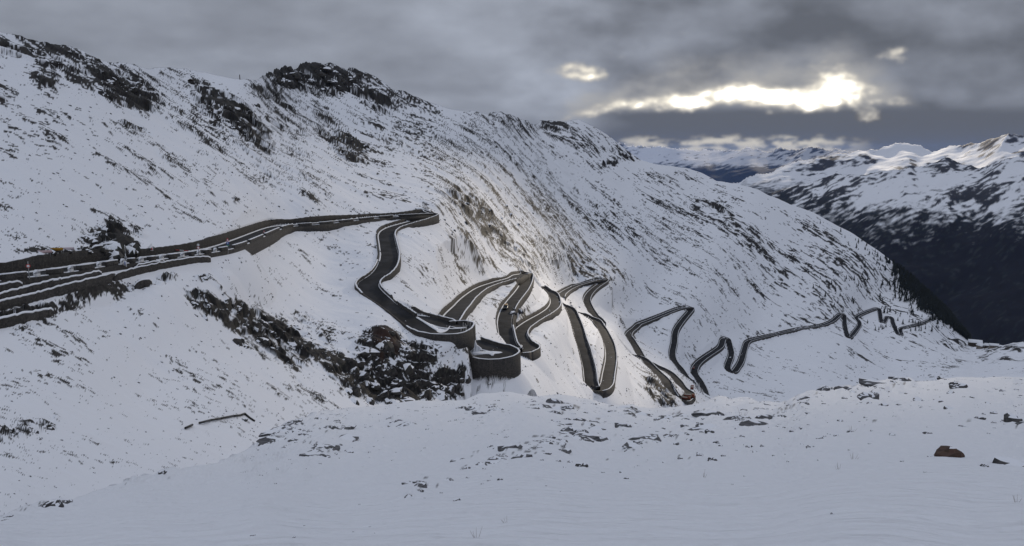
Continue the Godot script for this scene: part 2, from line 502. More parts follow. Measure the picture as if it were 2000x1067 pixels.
const WOOD := Color(0.008, 0.010, 0.012)
func far_tint(p: Vector3, n: Vector3, _d: float, _px: float, _py: float) -> Color:
	var r := Vector2(p.x, p.z).length()
	var size := r * 0.0045
	var q := along(p, FAR_FALL)
	var a := scaled(crag, q, size)
	var big := scaled(soft, q, size * 6.0)
	var bare := smoothstep(-0.06, 0.12, a * 0.5 + big * 0.6 + 0.01 + (0.13 if r < 8200.0 else 0.0) + (0.84 - n.y) * 1.5)  # rock cover raised, most on the nearest range, in place of dimmer light
	var c := SNOW.lerp(Color(0.045, 0.045, 0.05), bare)
	var trees := smoothstep(-80.0, 100.0, -375.0 - p.y + 210.0 * big + 210.0 * a)      # the wood thins out upwards
	return c.lerp(WOOD.lerp(Color(0.03, 0.033, 0.036), smoothstep(0.05, 0.5, a)), trees)

func near_tint(p: Vector3, _n: Vector3, d: float, _px: float, _py: float) -> Color:
	var r := p.length()
	var size := maxf(r * 0.010, 0.06)
	var a := scaled(crag, p * Vector3(0.7, 1.0, 0.6), size)
	var fine := scaled(soft, p * 1.7, size * 0.6)
	var m := a * 0.9 + fine * 0.25 + d * 0.45 - 0.62
	if d < 0.04:
		m = -1.0
	var bare := smoothstep(-0.03, 0.06, m)
	var rock := Color(0.04, 0.04, 0.043).lerp(Color(0.13, 0.128, 0.13), smoothstep(-0.3, 0.4, fine + 0.4 * a))
	return SNOW.lerp(rock, bare)

# ---------------------------------------------------------------- sky
var cloud_noise := FastNoiseLite.new()
func cloud_light(az: float, el: float) -> Color:      # degrees; linear radiance
	var d := Vector3(sin(deg_to_rad(az)) * cos(deg_to_rad(el)), sin(deg_to_rad(el)), -cos(deg_to_rad(az)) * cos(deg_to_rad(el)))
	var q := Vector3(d.x, 0, d.z) / (maxf(d.y, 0.0) + 0.16)
	var n1 := cloud_noise.get_noise_3dv(q * 55.0 + Vector3(31, 0, 7))
	var n2 := cloud_noise.get_noise_3dv(q * 210.0)
	var n3 := cloud_noise.get_noise_3dv(Vector3(d.x * 420.0, d.y * 1100.0, d.z * 420.0))
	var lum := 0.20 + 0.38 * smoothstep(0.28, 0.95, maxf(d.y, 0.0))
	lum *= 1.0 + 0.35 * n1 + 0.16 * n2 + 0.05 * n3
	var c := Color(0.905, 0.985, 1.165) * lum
	if absf(az) > 60.0 or el > 40.0:
		return c
	var s := plate(d)
	var na := cloud_noise.get_noise_2d(s.x * 0.34, s.y * 0.62)
	var nb := cloud_noise.get_noise_2d(s.x * 1.1 + 500.0, s.y * 1.9)
	var nc := cloud_noise.get_noise_2d(s.x * 3.2 + 900.0, s.y * 4.6)
	var nd := cloud_noise.get_noise_2d(s.x * 2.0 + 300.0, s.y * 7.0)
	var wx := s.x + 40.0 * na + 12.0 * nb
	var wy := s.y + 16.0 * na + 10.0 * nb
	var side := smoothstep(-60.0, -38.0, az) * smoothstep(60.0, 46.0, az) * smoothstep(40.0, 14.0, el)
	var g := lerpf(1.42, 0.92, smoothstep(800.0, 1850.0, wx))
	var low := smoothstep(110.0, 250.0, wy) * smoothstep(1050.0, 1250.0, wx)
	g *= lerpf(1.0, 0.78, low)
	g *= 1.0 + (0.14 + 0.5 * smoothstep(800.0, 1200.0, s.x)) * na + (0.05 + 0.3 * low) * nb
	g *= lerpf(1.0, 0.55, smoothstep(205.0, 232.0, wy) * smoothstep(284.0, 262.0, wy) * smoothstep(1120.0, 1230.0, wx))
	c = c * lerpf(1.0, g, side)
	# how thick the cloud is where the sun stands behind it: thin cloud glows, none is glaring
	var spine := line_at([1050, 240, 1160, 226, 1300, 196, 1450, 184, 1560, 194, 1640, 180, 1700, 182, 1800, 200], wx)
	var up := line_at([1050, 6, 1180, 16, 1300, 24, 1450, 24, 1580, 27, 1640, 32, 1700, 24, 1780, 10], wx)
	var down := line_at([1050, 4, 1200, 10, 1400, 20, 1450, 26, 1600, 24, 1680, 24, 1780, 8], wx)
	var k := (spine - wy) / up if wy < spine else (wy - spine) / down
	var heart := line_at([1050, 0, 1150, 0.7, 1260, 1.1, 1400, 1.25, 1480, 1.45, 1620, 1.45, 1690, 1.2, 1735, 0.7, 1790, 0], wx)
	var thick := 2.5 + 0.85 * nb + 0.55 * nc + 0.45 * nd - 2.2 * heart * (1.0 - smoothstep(0.0, 1.6, k))
	for spot in [[1133.0, 143.0, 56.0, 28.0, 2.0], [1742.0, 106.0, 46.0, 26.0, 1.4], [1682.0, 222.0, 40.0, 18.0, 1.2], [1630.0, 142.0, 90.0, 30.0, 1.25]]:
		thick -= spot[4] * (1.0 - smoothstep(0.2, 1.3, Vector2((wx - spot[0]) / spot[2], (wy - spot[1]) / spot[3]).length()))
	c = c.lerp(Color(0.36, 0.355, 0.35), 0.8 * side * minf(heart, 1.0) * (1.0 - smoothstep(0.3, 4.2 if wy < spine else 1.5, k)) * (1.0 + 0.8 * nb))
	c = c.lerp(Color(0.46, 0.44, 0.41), 0.8 * smoothstep(1.9, 0.6, thick) * side)
	c = c.lerp(Color(0.95, 0.88, 0.74), smoothstep(1.2, -0.1, thick) * side)
	c = c.lerp(Color(3.4, 3.2, 2.8), smoothstep(0.4, -1.1, thick) * side)
	# pale strip over the far peaks
	var strip_ := smoothstep(264.0, 278.0, s.y + 12.0 * nb + 5.0 * na) * smoothstep(1180.0, 1250.0, wx) * smoothstep(1730.0, 1600.0, wx)
	c = c.lerp(Color(0.60, 0.56, 0.48), strip_ * clampf(0.75 + 0.8 * nb + 2.6 * nd, 0.0, 1.0) * side)
	return c

func make_sky() -> Sky:
	cloud_noise.seed = 11
	cloud_noise.frequency = 0.01
	cloud_noise.fractal_octaves = 5
	var W := 3072
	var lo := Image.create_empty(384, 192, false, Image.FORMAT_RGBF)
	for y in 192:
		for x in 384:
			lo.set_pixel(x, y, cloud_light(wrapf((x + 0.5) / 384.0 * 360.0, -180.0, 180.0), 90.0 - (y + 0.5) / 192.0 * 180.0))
	lo.resize(W, W / 2, Image.INTERPOLATE_BILINEAR)
	var per := W / 360.0
	var half := int(44.0 * per)
	var y0 := int((90.0 - 26.0) * per)
	var y1 := int((90.0 + 1.0) * per)
	var rows := parallel(y1 - y0, func(j):
		var a := PackedColorArray()
		for x in range(-half, half):
			a.append(cloud_light((x + 0.5) / per, 90.0 - (y0 + j + 0.5) / per))
		return a)
	for j in y1 - y0:
		for x in range(-half, half):
			lo.set_pixel(posmod(x, W), y0 + j, rows[j][x + half])
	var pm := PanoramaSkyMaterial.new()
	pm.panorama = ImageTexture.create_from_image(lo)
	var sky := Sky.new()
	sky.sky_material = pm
	return sky

# Unseen cloud banks added above the frame, shaped so the sun lights only mid-slope.
func added_cloud_banks() -> void:
	var dir := Vector3(sin(deg_to_rad(SUN_EAST)), 0, -cos(deg_to_rad(SUN_EAST)))
	var high := 5500.0
	var home := dir * high / tan(deg_to_rad(SUN_UP)) + Vector3(135, high, -690)
	var lead := Vector3(sin(deg_to_rad(20.0)), 0, -cos(deg_to_rad(20.0)))
	var across := Vector3(-lead.z, 0, lead.x)
	var white := StandardMaterial3D.new()
	white.albedo_color = Color(0.9, 0.9, 0.9)
	white.roughness = 1.0
	var n := FastNoiseLite.new()
	n.seed = 21
	n.frequency = 0.004
	n.fractal_octaves = 4
	var banks := [[700.0, -985.0, 2100.0, 900.0, "long unseen overcast bank added west of the break to block the sun"],
		[700.0, 1200.0, 2100.0, 1080.0, "long unseen overcast bank added east of the break to block the sun"],
		[-955.0, 60.0, 665.0, 900.0, "unseen overcast bank added to close the near end of the sunny break"],
		[5450.0, 300.0, 5050.0, 3600.0, "wide unseen overcast bank added to close the far end of the sunny break"]]
	for b in banks:
		var st := SurfaceTool.new()
		st.begin(Mesh.PRIMITIVE_TRIANGLES)
		st.set_smooth_group(0)
		var at := func(i: int, j: int) -> Vector3:
			var th := TAU * i / 64.0
			var ph := PI * j / 24.0
			var d := Vector3(cos(th) * sin(ph), cos(ph), sin(th) * sin(ph))
			var flat := Vector2(signf(d.x) * pow(absf(d.x), 0.7), signf(d.z) * pow(absf(d.z), 0.7))
			var p: Vector3 = home + lead * (b[0] + flat.x * b[2]) + across * (b[1] + flat.y * b[3]) + Vector3.UP * d.y * (160.0 if d.y > 0 else 60.0)
			return p + (Vector3(d.x * 0.6, d.y * 0.8, d.z * 0.6)) * 90.0 * n.get_noise_3d(p.x * 0.6, p.y, p.z * 0.6)
		for i in 64:
			for j in 24:
				var k := (i + 1) % 64
				for v in [at.call(i, j), at.call(i, j + 1), at.call(k, j + 1), at.call(i, j), at.call(k, j + 1), at.call(k, j)]:
					st.add_vertex(v)
		st.index()
		st.generate_normals()
		var o := part(numbered("added_cloud"), st.commit(), white, self)
		o.set_meta("label", b[4])
		o.set_meta("category", "added_cloud")

# ---------------------------------------------------------------- build
func _ready() -> void:
	var cam := Camera3D.new()
	cam.name = "camera"
	cam.fov = rad_to_deg(2.0 * atan(533.5 / FOCAL))
	cam.rotation.x = -TILT
	cam.near = 0.1
	cam.far = 90000.0
	add_child(cam)
	cam.current = true
	var env := Environment.new()
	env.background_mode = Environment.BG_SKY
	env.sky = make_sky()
	env.tonemap_mode = Environment.TONE_MAPPER_LINEAR
	env.tonemap_exposure = 1.13
	env.fog_enabled = true
	env.fog_density = 0.000009
	env.fog_light_color = Color(0.5, 0.65, 0.93)
	env.sdfgi_enabled = true
	env.ssao_enabled = true
	env.ssil_enabled = true
	var we := WorldEnvironment.new()
	we.name = "environment"
	we.environment = env
	add_child(we)
	var sun := DirectionalLight3D.new()
	sun.name = "sun"
	sun.light_energy = 0.95
	sun.light_angular_distance = 0.65
	sun.light_color = Color(1.0, 0.94, 0.85)
	sun.shadow_enabled = true
	sun.rotation = Vector3(deg_to_rad(-SUN_UP), deg_to_rad(180.0 - SUN_EAST), 0)
	add_child(sun)
	added_cloud_banks()

	soft.seed = 3
	soft.frequency = 0.35
	soft.fractal_octaves = 5
	crag.seed = 8
	crag.frequency = 0.5
	crag.noise_type = FastNoiseLite.TYPE_SIMPLEX_SMOOTH
	crag.fractal_octaves = 4
	broad.seed = 14
	broad.frequency = 0.5
	broad.fractal_octaves = 2
	snow_mat.vertex_color_use_as_albedo = true
	snow_mat.roughness = 0.8
	snow_mat.metallic_specular = 0.3
	near_mat.vertex_color_use_as_albedo = true
	near_mat.roughness = 0.7
	near_mat.heightmap_enabled = true
	var crust := FastNoiseLite.new()
	crust.seed = 4
	crust.frequency = 0.012
	crust.fractal_octaves = 6
	near_mat.heightmap_texture = noise_tex(crust, 512, [])
	near_mat.heightmap_scale = 14.0
	near_mat.uv1_triplanar = true
	near_mat.uv1_world_triplanar = true
	near_mat.uv1_scale = Vector3(0.22, 0.22, 0.3)

	var slope_field := fit(SLOPE_STATIONS, -80.0, 122, 0.05)
	var near_field := fit(NEAR_STATIONS, 680.0, 52, 0.02)
	var slope_rock := rock_field(SLOPE_ROCK, -80.0, 122, 0.07)
	var near_rock := rock_field(NEAR_ROCK, 680.0, 52, 0.02)
	trace_roads(slope_field)
	var slope := ground("mountain_slope", slope_field, slope_rock, func(x): return minf(line_at(NEAR_TOP, x) + 70.0, 1090.0), func(x): return line_at(SLOPE_TOP, x), 1900, 500, 12, 0.75, 1.0, slope_tint, true)
	var near := ground("snow_foreground", near_field, near_rock, func(_x): return 1420.0, func(x): return line_at(NEAR_TOP, x), 1050, 200, 10, 0.9, 1.3, near_tint, false, -1100.0, 3100.0)
	far_ranges()
	make_materials()
	build_roads(slope_field)
	build_things(slope, near, slope_field)

func jag(line: Array, x: float, tall: float) -> float:
	var n := soft.get_noise_1d(x * 0.09) * tall * 2.0 + crag.get_noise_1d(x * 0.35) * tall
	return line_at(line, x) + n

func far_ranges() -> void:
	var plain := rock_field([], -80.0, 122, 0.6)
	var a := fit([1525,383,6600, 1610,353,6800, 1690,351,6700, 1750,336,6800, 1810,321,7000, 1850,308,7200, 1880,316,7300, 1915,326,7000, 1950,323,6900, 2000,312,7000, 2300,280,7400,
		1850,400,6000, 1700,420,5600, 2000,420,5700, 2300,420,5700, 1850,520,5100, 1700,520,4900, 2000,520,5000, 1850,620,4500, 2000,650,4200, 2300,650,4200, 1600,450,5600, 1900,720,3900, 1500,420,6100, 1500,600,4600], -80.0, 122, 0.02)
	ground("far_mountain", a, plain, func(_x): return 720.0, func(x): return jag([1400,420, 1525,384, 1610,353, 1690,351, 1750,338, 1810,318, 1848,300, 1880,314, 1915,328, 1950,326, 2000,312, 2320,278], x, 1.6), 520, 240, 8, 0.6, 0.9, far_tint, false, 1400.0, 2310.0, FAR_FALL)
	var b := fit([1440,358,10000, 1500,341,10500, 1600,321,11200, 1710,293,12000, 1750,276,12500, 1860,273,12800, 2000,269,12500, 2300,260,12500, 1500,400,9300, 1700,400,9600, 2000,400,9600, 2300,400,9600, 1440,400,9300, 1700,340,10900, 1900,330,11000], -80.0, 122, 0.02)
	ground("far_mountain", b, plain, func(_x): return 410.0, func(x): return jag([1360,380, 1440,358, 1500,341, 1545,326, 1600,321, 1665,306, 1710,293, 1750,276, 1780,278, 1820,281, 1860,273, 1915,274, 1970,276, 2000,269, 2320,255], x, 2.2), 520, 110, 8, 0.5, 0.9, far_tint, false, 1360.0, 2310.0, FAR_FALL)
	var c := fit([1150,289,28000, 1400,291,29000, 1600,297,28000, 1800,303,26000, 1150,330,26500, 1500,330,26500, 1800,330,24500, 1150,380,23500, 1500,380,23500, 1800,380,22000], -80.0, 122, 0.02)
	ground("far_mountain", c, plain, func(_x): return 385.0, func(x): return jag([1100,288, 1220,287, 1260,286, 1310,291, 1380,290, 1440,291, 1480,295, 1540,295, 1580,297, 1640,300, 1800,306], x, 3.2), 460, 80, 6, 0.3, 0.6, far_tint, false, 1100.0, 1800.0, FAR_FALL)

# ---------------------------------------------------------------- road surfaces and their walls
var asphalt := StandardMaterial3D.new()
var masonry := StandardMaterial3D.new()
var cap_mat := StandardMaterial3D.new()
var rock_mat := StandardMaterial3D.new()

func natural(f: Field, x: float, z: float, guess: float) -> float:
	var r := sqrt(x * x + z * z)
	var want := log(r)
	var y := guess
	for pass_ in 2:
		var px := plate(Vector3(x, y, z)).x
		var lo := -60.0
		var hi := 1100.0
		for k in 16:
			var mid := (lo + hi) * 0.5
			if f.at(px, mid) > want:
				lo = mid
			else:
				hi = mid
		y = sight(px, (lo + hi) * 0.5).y * r
	return y

func strip(sections: Array, closed := false) -> ArrayMesh:   # sections: arrays of points across, one per station along
	var st := SurfaceTool.new()
	st.begin(Mesh.PRIMITIVE_TRIANGLES)
	var w: int = sections[0].size()
	for i in sections.size() - 1:
		var a: PackedVector3Array = sections[i]
		var b: PackedVector3Array = sections[i + 1]
		for j in (w if closed else w - 1):
			var k := (j + 1) % w
			for v in [a[j], b[j], b[k], a[j], b[k], a[k]]:
				st.add_vertex(v)
	if closed:
		for e in [[sections[0], true], [sections[-1], false]]:
			var q: PackedVector3Array = e[0]
			for j in range(1, w - 1):
				st.add_vertex(q[0])
				st.add_vertex(q[j] if e[1] else q[j + 1])
				st.add_vertex(q[j + 1] if e[1] else q[j])
	st.generate_normals()
	return st.commit()

func part(called: String, mesh: Mesh, mat: Material, parent: Node) -> MeshInstance3D:
	var o := MeshInstance3D.new()
	o.name = called
	o.mesh = mesh
	o.material_override = mat
	parent.add_child(o, true)
	return o

var taken := {}
func numbered(called: String) -> String:
	taken[called] = taken.get(called, -1) + 1
	return called if taken[called] == 0 else "%s_%03d" % [called, taken[called]]

func thing(called: String, label: String, category: String, at := Vector3.ZERO, group := "") -> Node3D:
	var o := Node3D.new()
	o.name = numbered(called)
	o.position = at
	o.set_meta("label", label)
	o.set_meta("category", category)
	if group:
		o.set_meta("group", group)
	add_child(o)
	return o

func noise_tex(n: FastNoiseLite, size: int, ramp: Array, bump := false) -> NoiseTexture2D:
	var t := NoiseTexture2D.new()
	t.width = size
	t.height = size
	t.seamless = true
	t.noise = n
	if ramp.size():
		var g := Gradient.new()
		g.offsets = PackedFloat32Array(ramp[0])
		g.colors = PackedColorArray(ramp[1])
		t.color_ramp = g
	return t

func tone(r: float, g: float, b: float) -> Color:     # a real-world base colour as albedo_color wants it
	return Color(r, g, b).linear_to_srgb()

func plain(r: float, g: float, b: float, rough := 0.7, metal := 0.0) -> StandardMaterial3D:
	var m := StandardMaterial3D.new()
	m.albedo_color = tone(r, g, b)
	m.roughness = rough
	m.metallic = metal
	return m

func make_materials() -> void:
	var stones := FastNoiseLite.new()
	stones.noise_type = FastNoiseLite.TYPE_CELLULAR
	stones.frequency = 0.045
	stones.cellular_return_type = FastNoiseLite.RETURN_CELL_VALUE
	stones.fractal_type = FastNoiseLite.FRACTAL_NONE
	var joints := stones.duplicate()
	joints.cellular_return_type = FastNoiseLite.RETURN_DISTANCE2_SUB
	masonry.albedo_texture = noise_tex(stones, 512, [[0.0, 0.5, 1.0], [tone(0.018, 0.017, 0.016), tone(0.038, 0.034, 0.031), tone(0.075, 0.066, 0.058)]])
	masonry.heightmap_enabled = true
	masonry.heightmap_texture = noise_tex(joints, 512, [])
	masonry.heightmap_scale = 8.0
	masonry.uv1_triplanar = true
	masonry.uv1_world_triplanar = true
	masonry.uv1_scale = Vector3(0.16, 0.24, 0.16)
	masonry.roughness = 0.9
	var tar := FastNoiseLite.new()
	tar.frequency = 0.012
	tar.fractal_octaves = 5
	asphalt.albedo_texture = noise_tex(tar, 512, [[0.25, 0.5, 0.75], [tone(0.014, 0.0145, 0.016), tone(0.022, 0.0225, 0.025), tone(0.036, 0.036, 0.039)]])
	asphalt.uv1_triplanar = true
	asphalt.uv1_world_triplanar = true
	asphalt.uv1_scale = Vector3(0.023, 0.023, 0.023)
	asphalt.roughness = 0.8
	asphalt.metallic_specular = 0.25
	cap_mat.albedo_color = SNOW.linear_to_srgb()
	cap_mat.roughness = 0.8
	rock_mat.vertex_color_use_as_albedo = true
	rock_mat.roughness = 0.85

func runs_of(flags: Array) -> Array:                  # [first, last] of every stretch that is true
	var out := []
	var from := -1
	for i in flags.size():
		if flags[i] and from < 0:
			from = i
		if from >= 0 and (not flags[i] or i == flags.size() - 1):
			var to: int = i if flags[i] else i - 1
			if to - from >= 2:
				out.append([from, to])
			from = -1
	return out

func build_roads(f: Field) -> void:
	var rng := RandomNumberGenerator.new()
	rng.seed = 5
	for r in roads.size():
		var road: Dictionary = roads[r]
		var pts: PackedVector3Array = road.pts
		var half: float = road.half
		var n := pts.size()
		var step := pts[0].distance_to(pts[1])
		var side := PackedVector3Array()
		for i in n:
			var t := pts[mini(i + 1, n - 1)] - pts[maxi(i - 1, 0)]
			side.append(Vector3(-t.z, 0, t.x).normalized())       # to the right of travel
		road.side = side
		var inside: int = nearest(pts, 790, 622) if r == 0 else 0
		var tar := []
		for i in n:
			tar.append(PackedVector3Array([pts[i] - side[i] * half, pts[i] - side[i] * half * 0.5 + Vector3.UP * 0.04, pts[i] + Vector3.UP * 0.06, pts[i] + side[i] * half * 0.5 + Vector3.UP * 0.04, pts[i] + side[i] * half]))
		var node := Node3D.new()
		node.name = numbered("road")
		node.set_meta("kind", "structure")
		add_child(node)
		part("asphalt", strip(tar), asphalt, node)
		if r == 1:
			var fill := []
			for i in n / 2:
				fill.append(PackedVector3Array([pts[i] + side[i] * (half - 0.3) + Vector3.UP * 0.012, pts[n - 1 - i] + side[n - 1 - i] * (half - 0.3) + Vector3.UP * 0.012]))
			part("asphalt", strip(fill), asphalt, node)
			part("snow_patch", rock_mesh(90, 0.12, SNOW, SNOW, 2.0), cap_mat, node).transform = Transform3D(Basis().scaled(Vector3(4.0, 2.0, 1.6)), sight(953, 689) * (-47.45 / sight(953, 689).y))
		var ends := [0]
		for leg in road.legs:
			ends.append(nearest(pts, leg[0], leg[1]) if leg[0] else n - 1)
		for s in [-1.0, 1.0]:
			var verge := []
			var walls := []
			var caps := []
			var free := []
			var capped := []
			var verged := []
			var blocks := []
			for i in n:
				var o: Vector3 = side[i] * s
				var e := pts[i] + o * (half + 0.6)
				var clear := true
				var under := 0.0                              # the leg beside this one lies this much lower
				for j in range(0, n, 2):
					if absi(i - j) * step > 12.0 and Vector2(e.x - pts[j].x, e.z - pts[j].z).length() < half + 0.7:
						clear = false
						under = maxf(under, pts[i].y - pts[j].y)
				e = pts[i] + o * (half + 0.9)
				var nat := natural(f, e.x, e.z, pts[i].y)
				nat = clampf(nat, pts[i].y - road.lift - 0.9, pts[i].y + road.lift + 0.9)
				var jig := rng.randf_range(-0.09, 0.09)
				var fence: float = 0.05 if r == 0 and s > 0 and i < ends[1] else 0.7
				var top := clampf(nat + 0.15, pts[i].y + fence, pts[i].y + road.lift) + jig * (0.3 if fence < 0.5 else 1.0)
				var low := minf(nat, pts[i].y) - 1.2
				var inner: bool = (r == 1 and s > 0) or (r == 0 and s < 0 and i > inside)
				free.append((clear or under > 0.2) and not inner)
				var uphill := nat > pts[i].y + 0.35
				capped.append(free[i] and not uphill and clear)
				verged.append(uphill or inner)
				if not clear:
					top = pts[i].y + 0.02
					low = minf(low, pts[i].y - under - 0.6)
				var up := Vector3.UP
				var base := Vector3(pts[i].x, 0, pts[i].z)
				verge.append(PackedVector3Array([pts[i] + o * (half - 0.22) - up * 0.02, pts[i] + o * (half - 0.1) + up * (0.10 + jig * 0.3), pts[i] + o * (half + 0.05) + up * (0.22 + jig * 0.5), pts[i] + o * (half + 0.3) + up * 0.1]))
				walls.append(PackedVector3Array([base + o * (half + 0.22) + up * low, base + o * (half + 0.28) + up * top, base + o * (half + 0.78) + up * top, base + o * (half + 0.95) + up * low]))
				caps.append(PackedVector3Array([base + o * (half + 0.26) + up * (top + 0.005), base + o * (half + 0.34) + up * (top + 0.07 + absf(jig)), base + o * (half + 0.62) + up * (top + 0.08 + absf(jig)), base + o * (half + 0.72) + up * (top + 0.005)]))
				blocks.append([base + o * (half + 0.3) + up * (top - 0.05), o])
			if s < 0:
				for q in [verge, walls, caps]:
					for i in n:
						q[i].reverse()
			for run in runs_of(verged):
				part("snow_verge", strip(verge.slice(run[0], run[1] + 1)), cap_mat, node)
			for l in road.legs.size():
				var a: int = ends[l]
				var b: int = ends[l + 1]
				var got := runs_of(free.slice(a, b + 1))
				if got.is_empty():
					continue
				var mid: int = (a + b) / 2
				var near: bool = side[mid].dot(pts[mid]) * s < 0.0
				var t := thing("stone_wall", ("stone wall on the near side of the " if near else "stone wall on the far side of the ") + road.legs[l][2], "wall", Vector3.ZERO, "stone walls along the road")
				for run in got:
					part("masonry", strip(walls.slice(a + run[0], a + run[1] + 1), true), masonry, t)
				for run in runs_of(capped.slice(a, b + 1)):
					part("snow_cap", strip(caps.slice(a + run[0], a + run[1] + 1), true), cap_mat, t)
				if r == 0 and s > 0 and l == 0:
					parapet(t, blocks, pts, ends[1])

# The low blocks that stand on the near wall of the top road, with a gap and a white stone every few metres
func parapet(wall: Node3D, blocks: Array, pts: PackedVector3Array, last: int) -> void:
	var step := pts[0].distance_to(pts[1])
	var gaps := []
	for x in [-160, -70, 34, 94, 151, 201, 241, 285, 324, 357, 388, 420, 455, 490, 525, 560, 600, 640, 680, 720, 760]:
		gaps.append(nearest(pts, x, line_at([-280,570, 0,543, 100,531, 200,518, 300,506, 380,494, 430,486, 480,468, 530,448, 560,441, 620,438, 680,431, 740,425, 800,420], x)))
	var from := 0
	for g in gaps.size() + 1:
		var to: int = (gaps[g] - int(0.55 / step + 0.5)) if g < gaps.size() else last
		var body := []
		var cap := []
		for i in range(from, to + 1):
			var p: Vector3 = blocks[i][0]
			var o: Vector3 = blocks[i][1]
			var h := 0.8
			body.append(PackedVector3Array([p - Vector3.UP * 0.1, p + Vector3.UP * h, p + o * 0.42 + Vector3.UP * h, p + o * 0.45 - Vector3.UP * 0.1]))
			cap.append(PackedVector3Array([p - o * 0.03 + Vector3.UP * (h + 0.004), p + o * 0.07 + Vector3.UP * (h + 0.14), p + o * 0.35 + Vector3.UP * (h + 0.14), p + o * 0.45 + Vector3.UP * (h + 0.004)]))
		if body.size() > 1:
			var b := part("parapet_block", strip(body, true), masonry, wall)
			part("snow_cap", strip(cap, true), cap_mat, b)
		if g < gaps.size():
			from = gaps[g] + int(0.55 / step + 0.5)
			if g >= 2 and g < 11:
				var p: Vector3 = blocks[gaps[g]][0]
				var o: Vector3 = blocks[gaps[g]][1]
				guard_stone(p + o * 0.25, o, g - 2)

func nearest(pts: PackedVector3Array, x: float, y: float) -> int:
	var best := 0
	var d := 1e9
	for i in pts.size():
		var e := plate(pts[i]).distance_squared_to(Vector2(x, y))
		if e < d:
			d = e
			best = i
	return best

func trace_roads(f: Field) -> void:
	add_road([-280,570, -100,554, 0,543, 100,531, 200,518, 300,506, 380,494, 430,486, 480,468, 530,448, 560,441, 620,438, 680,431, 740,425, 790,421, 828,418, 842,421, 836,427, 815,432, 785,439, 765,446, 754,458, 757,480, 760,500, 755,520, 742,535, 723,549, 719,560, 740,578, 770,606, 800,630, 830,652, 855,659, 885,657, 902,650, 880,643, 845,626, 815,609, 796,599, 785,593], f, 2.7, 2.2,
		[[842,421,"top road from the left edge to the highest bend"], [719,560,"road falling from the highest bend to the elbow"], [902,650,"road running down to the hairpin over the cliff"], [0,0,"short return leg behind the hairpin over the cliff"]])
	add_road([914,665, 932,672, 960,681, 985,686, 990,691, 978,699, 955,702, 930,692], f, 2.8, 3.8,
		[[0,0,"small loop on the tall wall under the first hairpin"]])
	add_road([874,622, 884,615, 900,600, 915,583, 940,565, 975,552, 1000,545, 1012,536, 1025,537, 1030,545, 1022,562, 1005,585, 990,607, 985,630, 988,650, 995,672, 1005,687, 1020,693, 1036,690, 1036,683, 1025,672, 1015,655, 1020,642, 1045,625, 1070,610, 1083,597, 1082,583, 1065,565, 1053,553], f, 2.6, 1.7,
		[[1025,537,"sunlit road rising to the middle bend"], [1020,693,"road with the lone car on it"], [0,0,"sunlit road leaving the low bend right of the car"]])
	add_road([1087,582, 1105,598, 1117,615, 1128,640, 1140,680, 1150,720, 1155,752, 1162,768, 1175,768, 1184,755, 1188,730, 1193,700, 1190,675, 1183,657, 1172,640, 1150,622, 1125,606], f, 2.6, 1.7,
		[[1168,769,"straight left arm of the long narrow hairpin"], [0,0,"curved right arm of the long narrow hairpin"]])
	add_road([1093,578, 1110,566, 1135,556, 1165,547, 1178,546, 1183,550, 1168,558, 1153,572, 1146,585, 1150,600, 1160,615, 1175,632], f, 2.9, 1.8,
		[[1183,550,"short road rising to the small bend behind the sunny rib"], [0,0,"short road falling from the small bend behind the sunny rib"]])
	add_road([1230,687, 1260,710, 1290,735, 1310,755, 1325,773, 1338,783, 1348,781, 1345,772, 1332,757, 1320,742, 1300,727, 1275,714, 1255,700, 1243,682, 1232,664, 1227,655, 1232,648, 1243,640, 1247,633, 1265,628, 1300,613, 1330,602, 1345,600, 1352,604, 1345,612, 1330,630, 1319,648, 1317,670, 1313,690, 1316,705, 1330,725, 1350,746, 1362,759], f, 2.9, 1.8,
		[[1348,781,"road running down to the orange trucks"], [1352,604,"road from the orange trucks up to the wide bend"], [0,0,"wavy road falling from the wide bend"]])
	add_road([1378,770, 1365,745, 1356,728, 1360,715, 1375,700, 1395,687, 1408,677, 1412,663, 1420,661, 1426,680, 1428,695, 1421,715, 1423,726, 1433,729, 1438,722, 1447,707, 1455,680, 1460,668, 1475,663, 1520,652, 1560,643, 1600,637, 1625,628, 1643,613, 1649,618, 1650,635, 1655,657, 1660,660, 1670,648, 1679,635, 1675,625, 1672,620, 1690,611, 1712,603, 1717,603, 1719,612, 1722,630, 1727,630, 1734,618, 1742,622, 1745,633, 1754,654, 1761,655, 1759,643, 1775,638, 1800,632, 1820,624, 1838,616], f, 3.3, 2.0,
		[[1415,661,"road rising to the narrow middle peak right of the trucks"], [1430,729,"road falling from the narrow middle peak"], [1646,613,"long straight road crossing the lower slope"], [1658,660,"steep drop at the end of the long straight road"], [1716,602,"road rising to the last high bend"], [0,0,"farthest road winding towards the houses"]])

# ---------------------------------------------------------------- things
func lone(called: String, mesh: Mesh, mat: Material, label: String, category: String, group := "") -> MeshInstance3D:
	var o := part(numbered(called), mesh, mat, self)
	o.set_meta("label", label)
	o.set_meta("category", category)
	if group:
		o.set_meta("group", group)
	return o

func block(x: float, y: float, z: float, cut := 0.08) -> ArrayMesh:      # a chamfered box standing on y = 0
	var sections := []
	var c := minf(cut, minf(x, z) * 0.3)
	for l in [[0.0, 0.0], [y - c, 0.0], [y, c]]:
		var a: float = x / 2 - l[1]
		var b: float = z / 2 - l[1]
		sections.append(PackedVector3Array([Vector3(-a, l[0], -b + c), Vector3(-a + c, l[0], -b), Vector3(a - c, l[0], -b), Vector3(a, l[0], -b + c), Vector3(a, l[0], b - c), Vector3(a - c, l[0], b), Vector3(-a + c, l[0], b), Vector3(-a, l[0], b - c)]))
	return strip(sections, true)

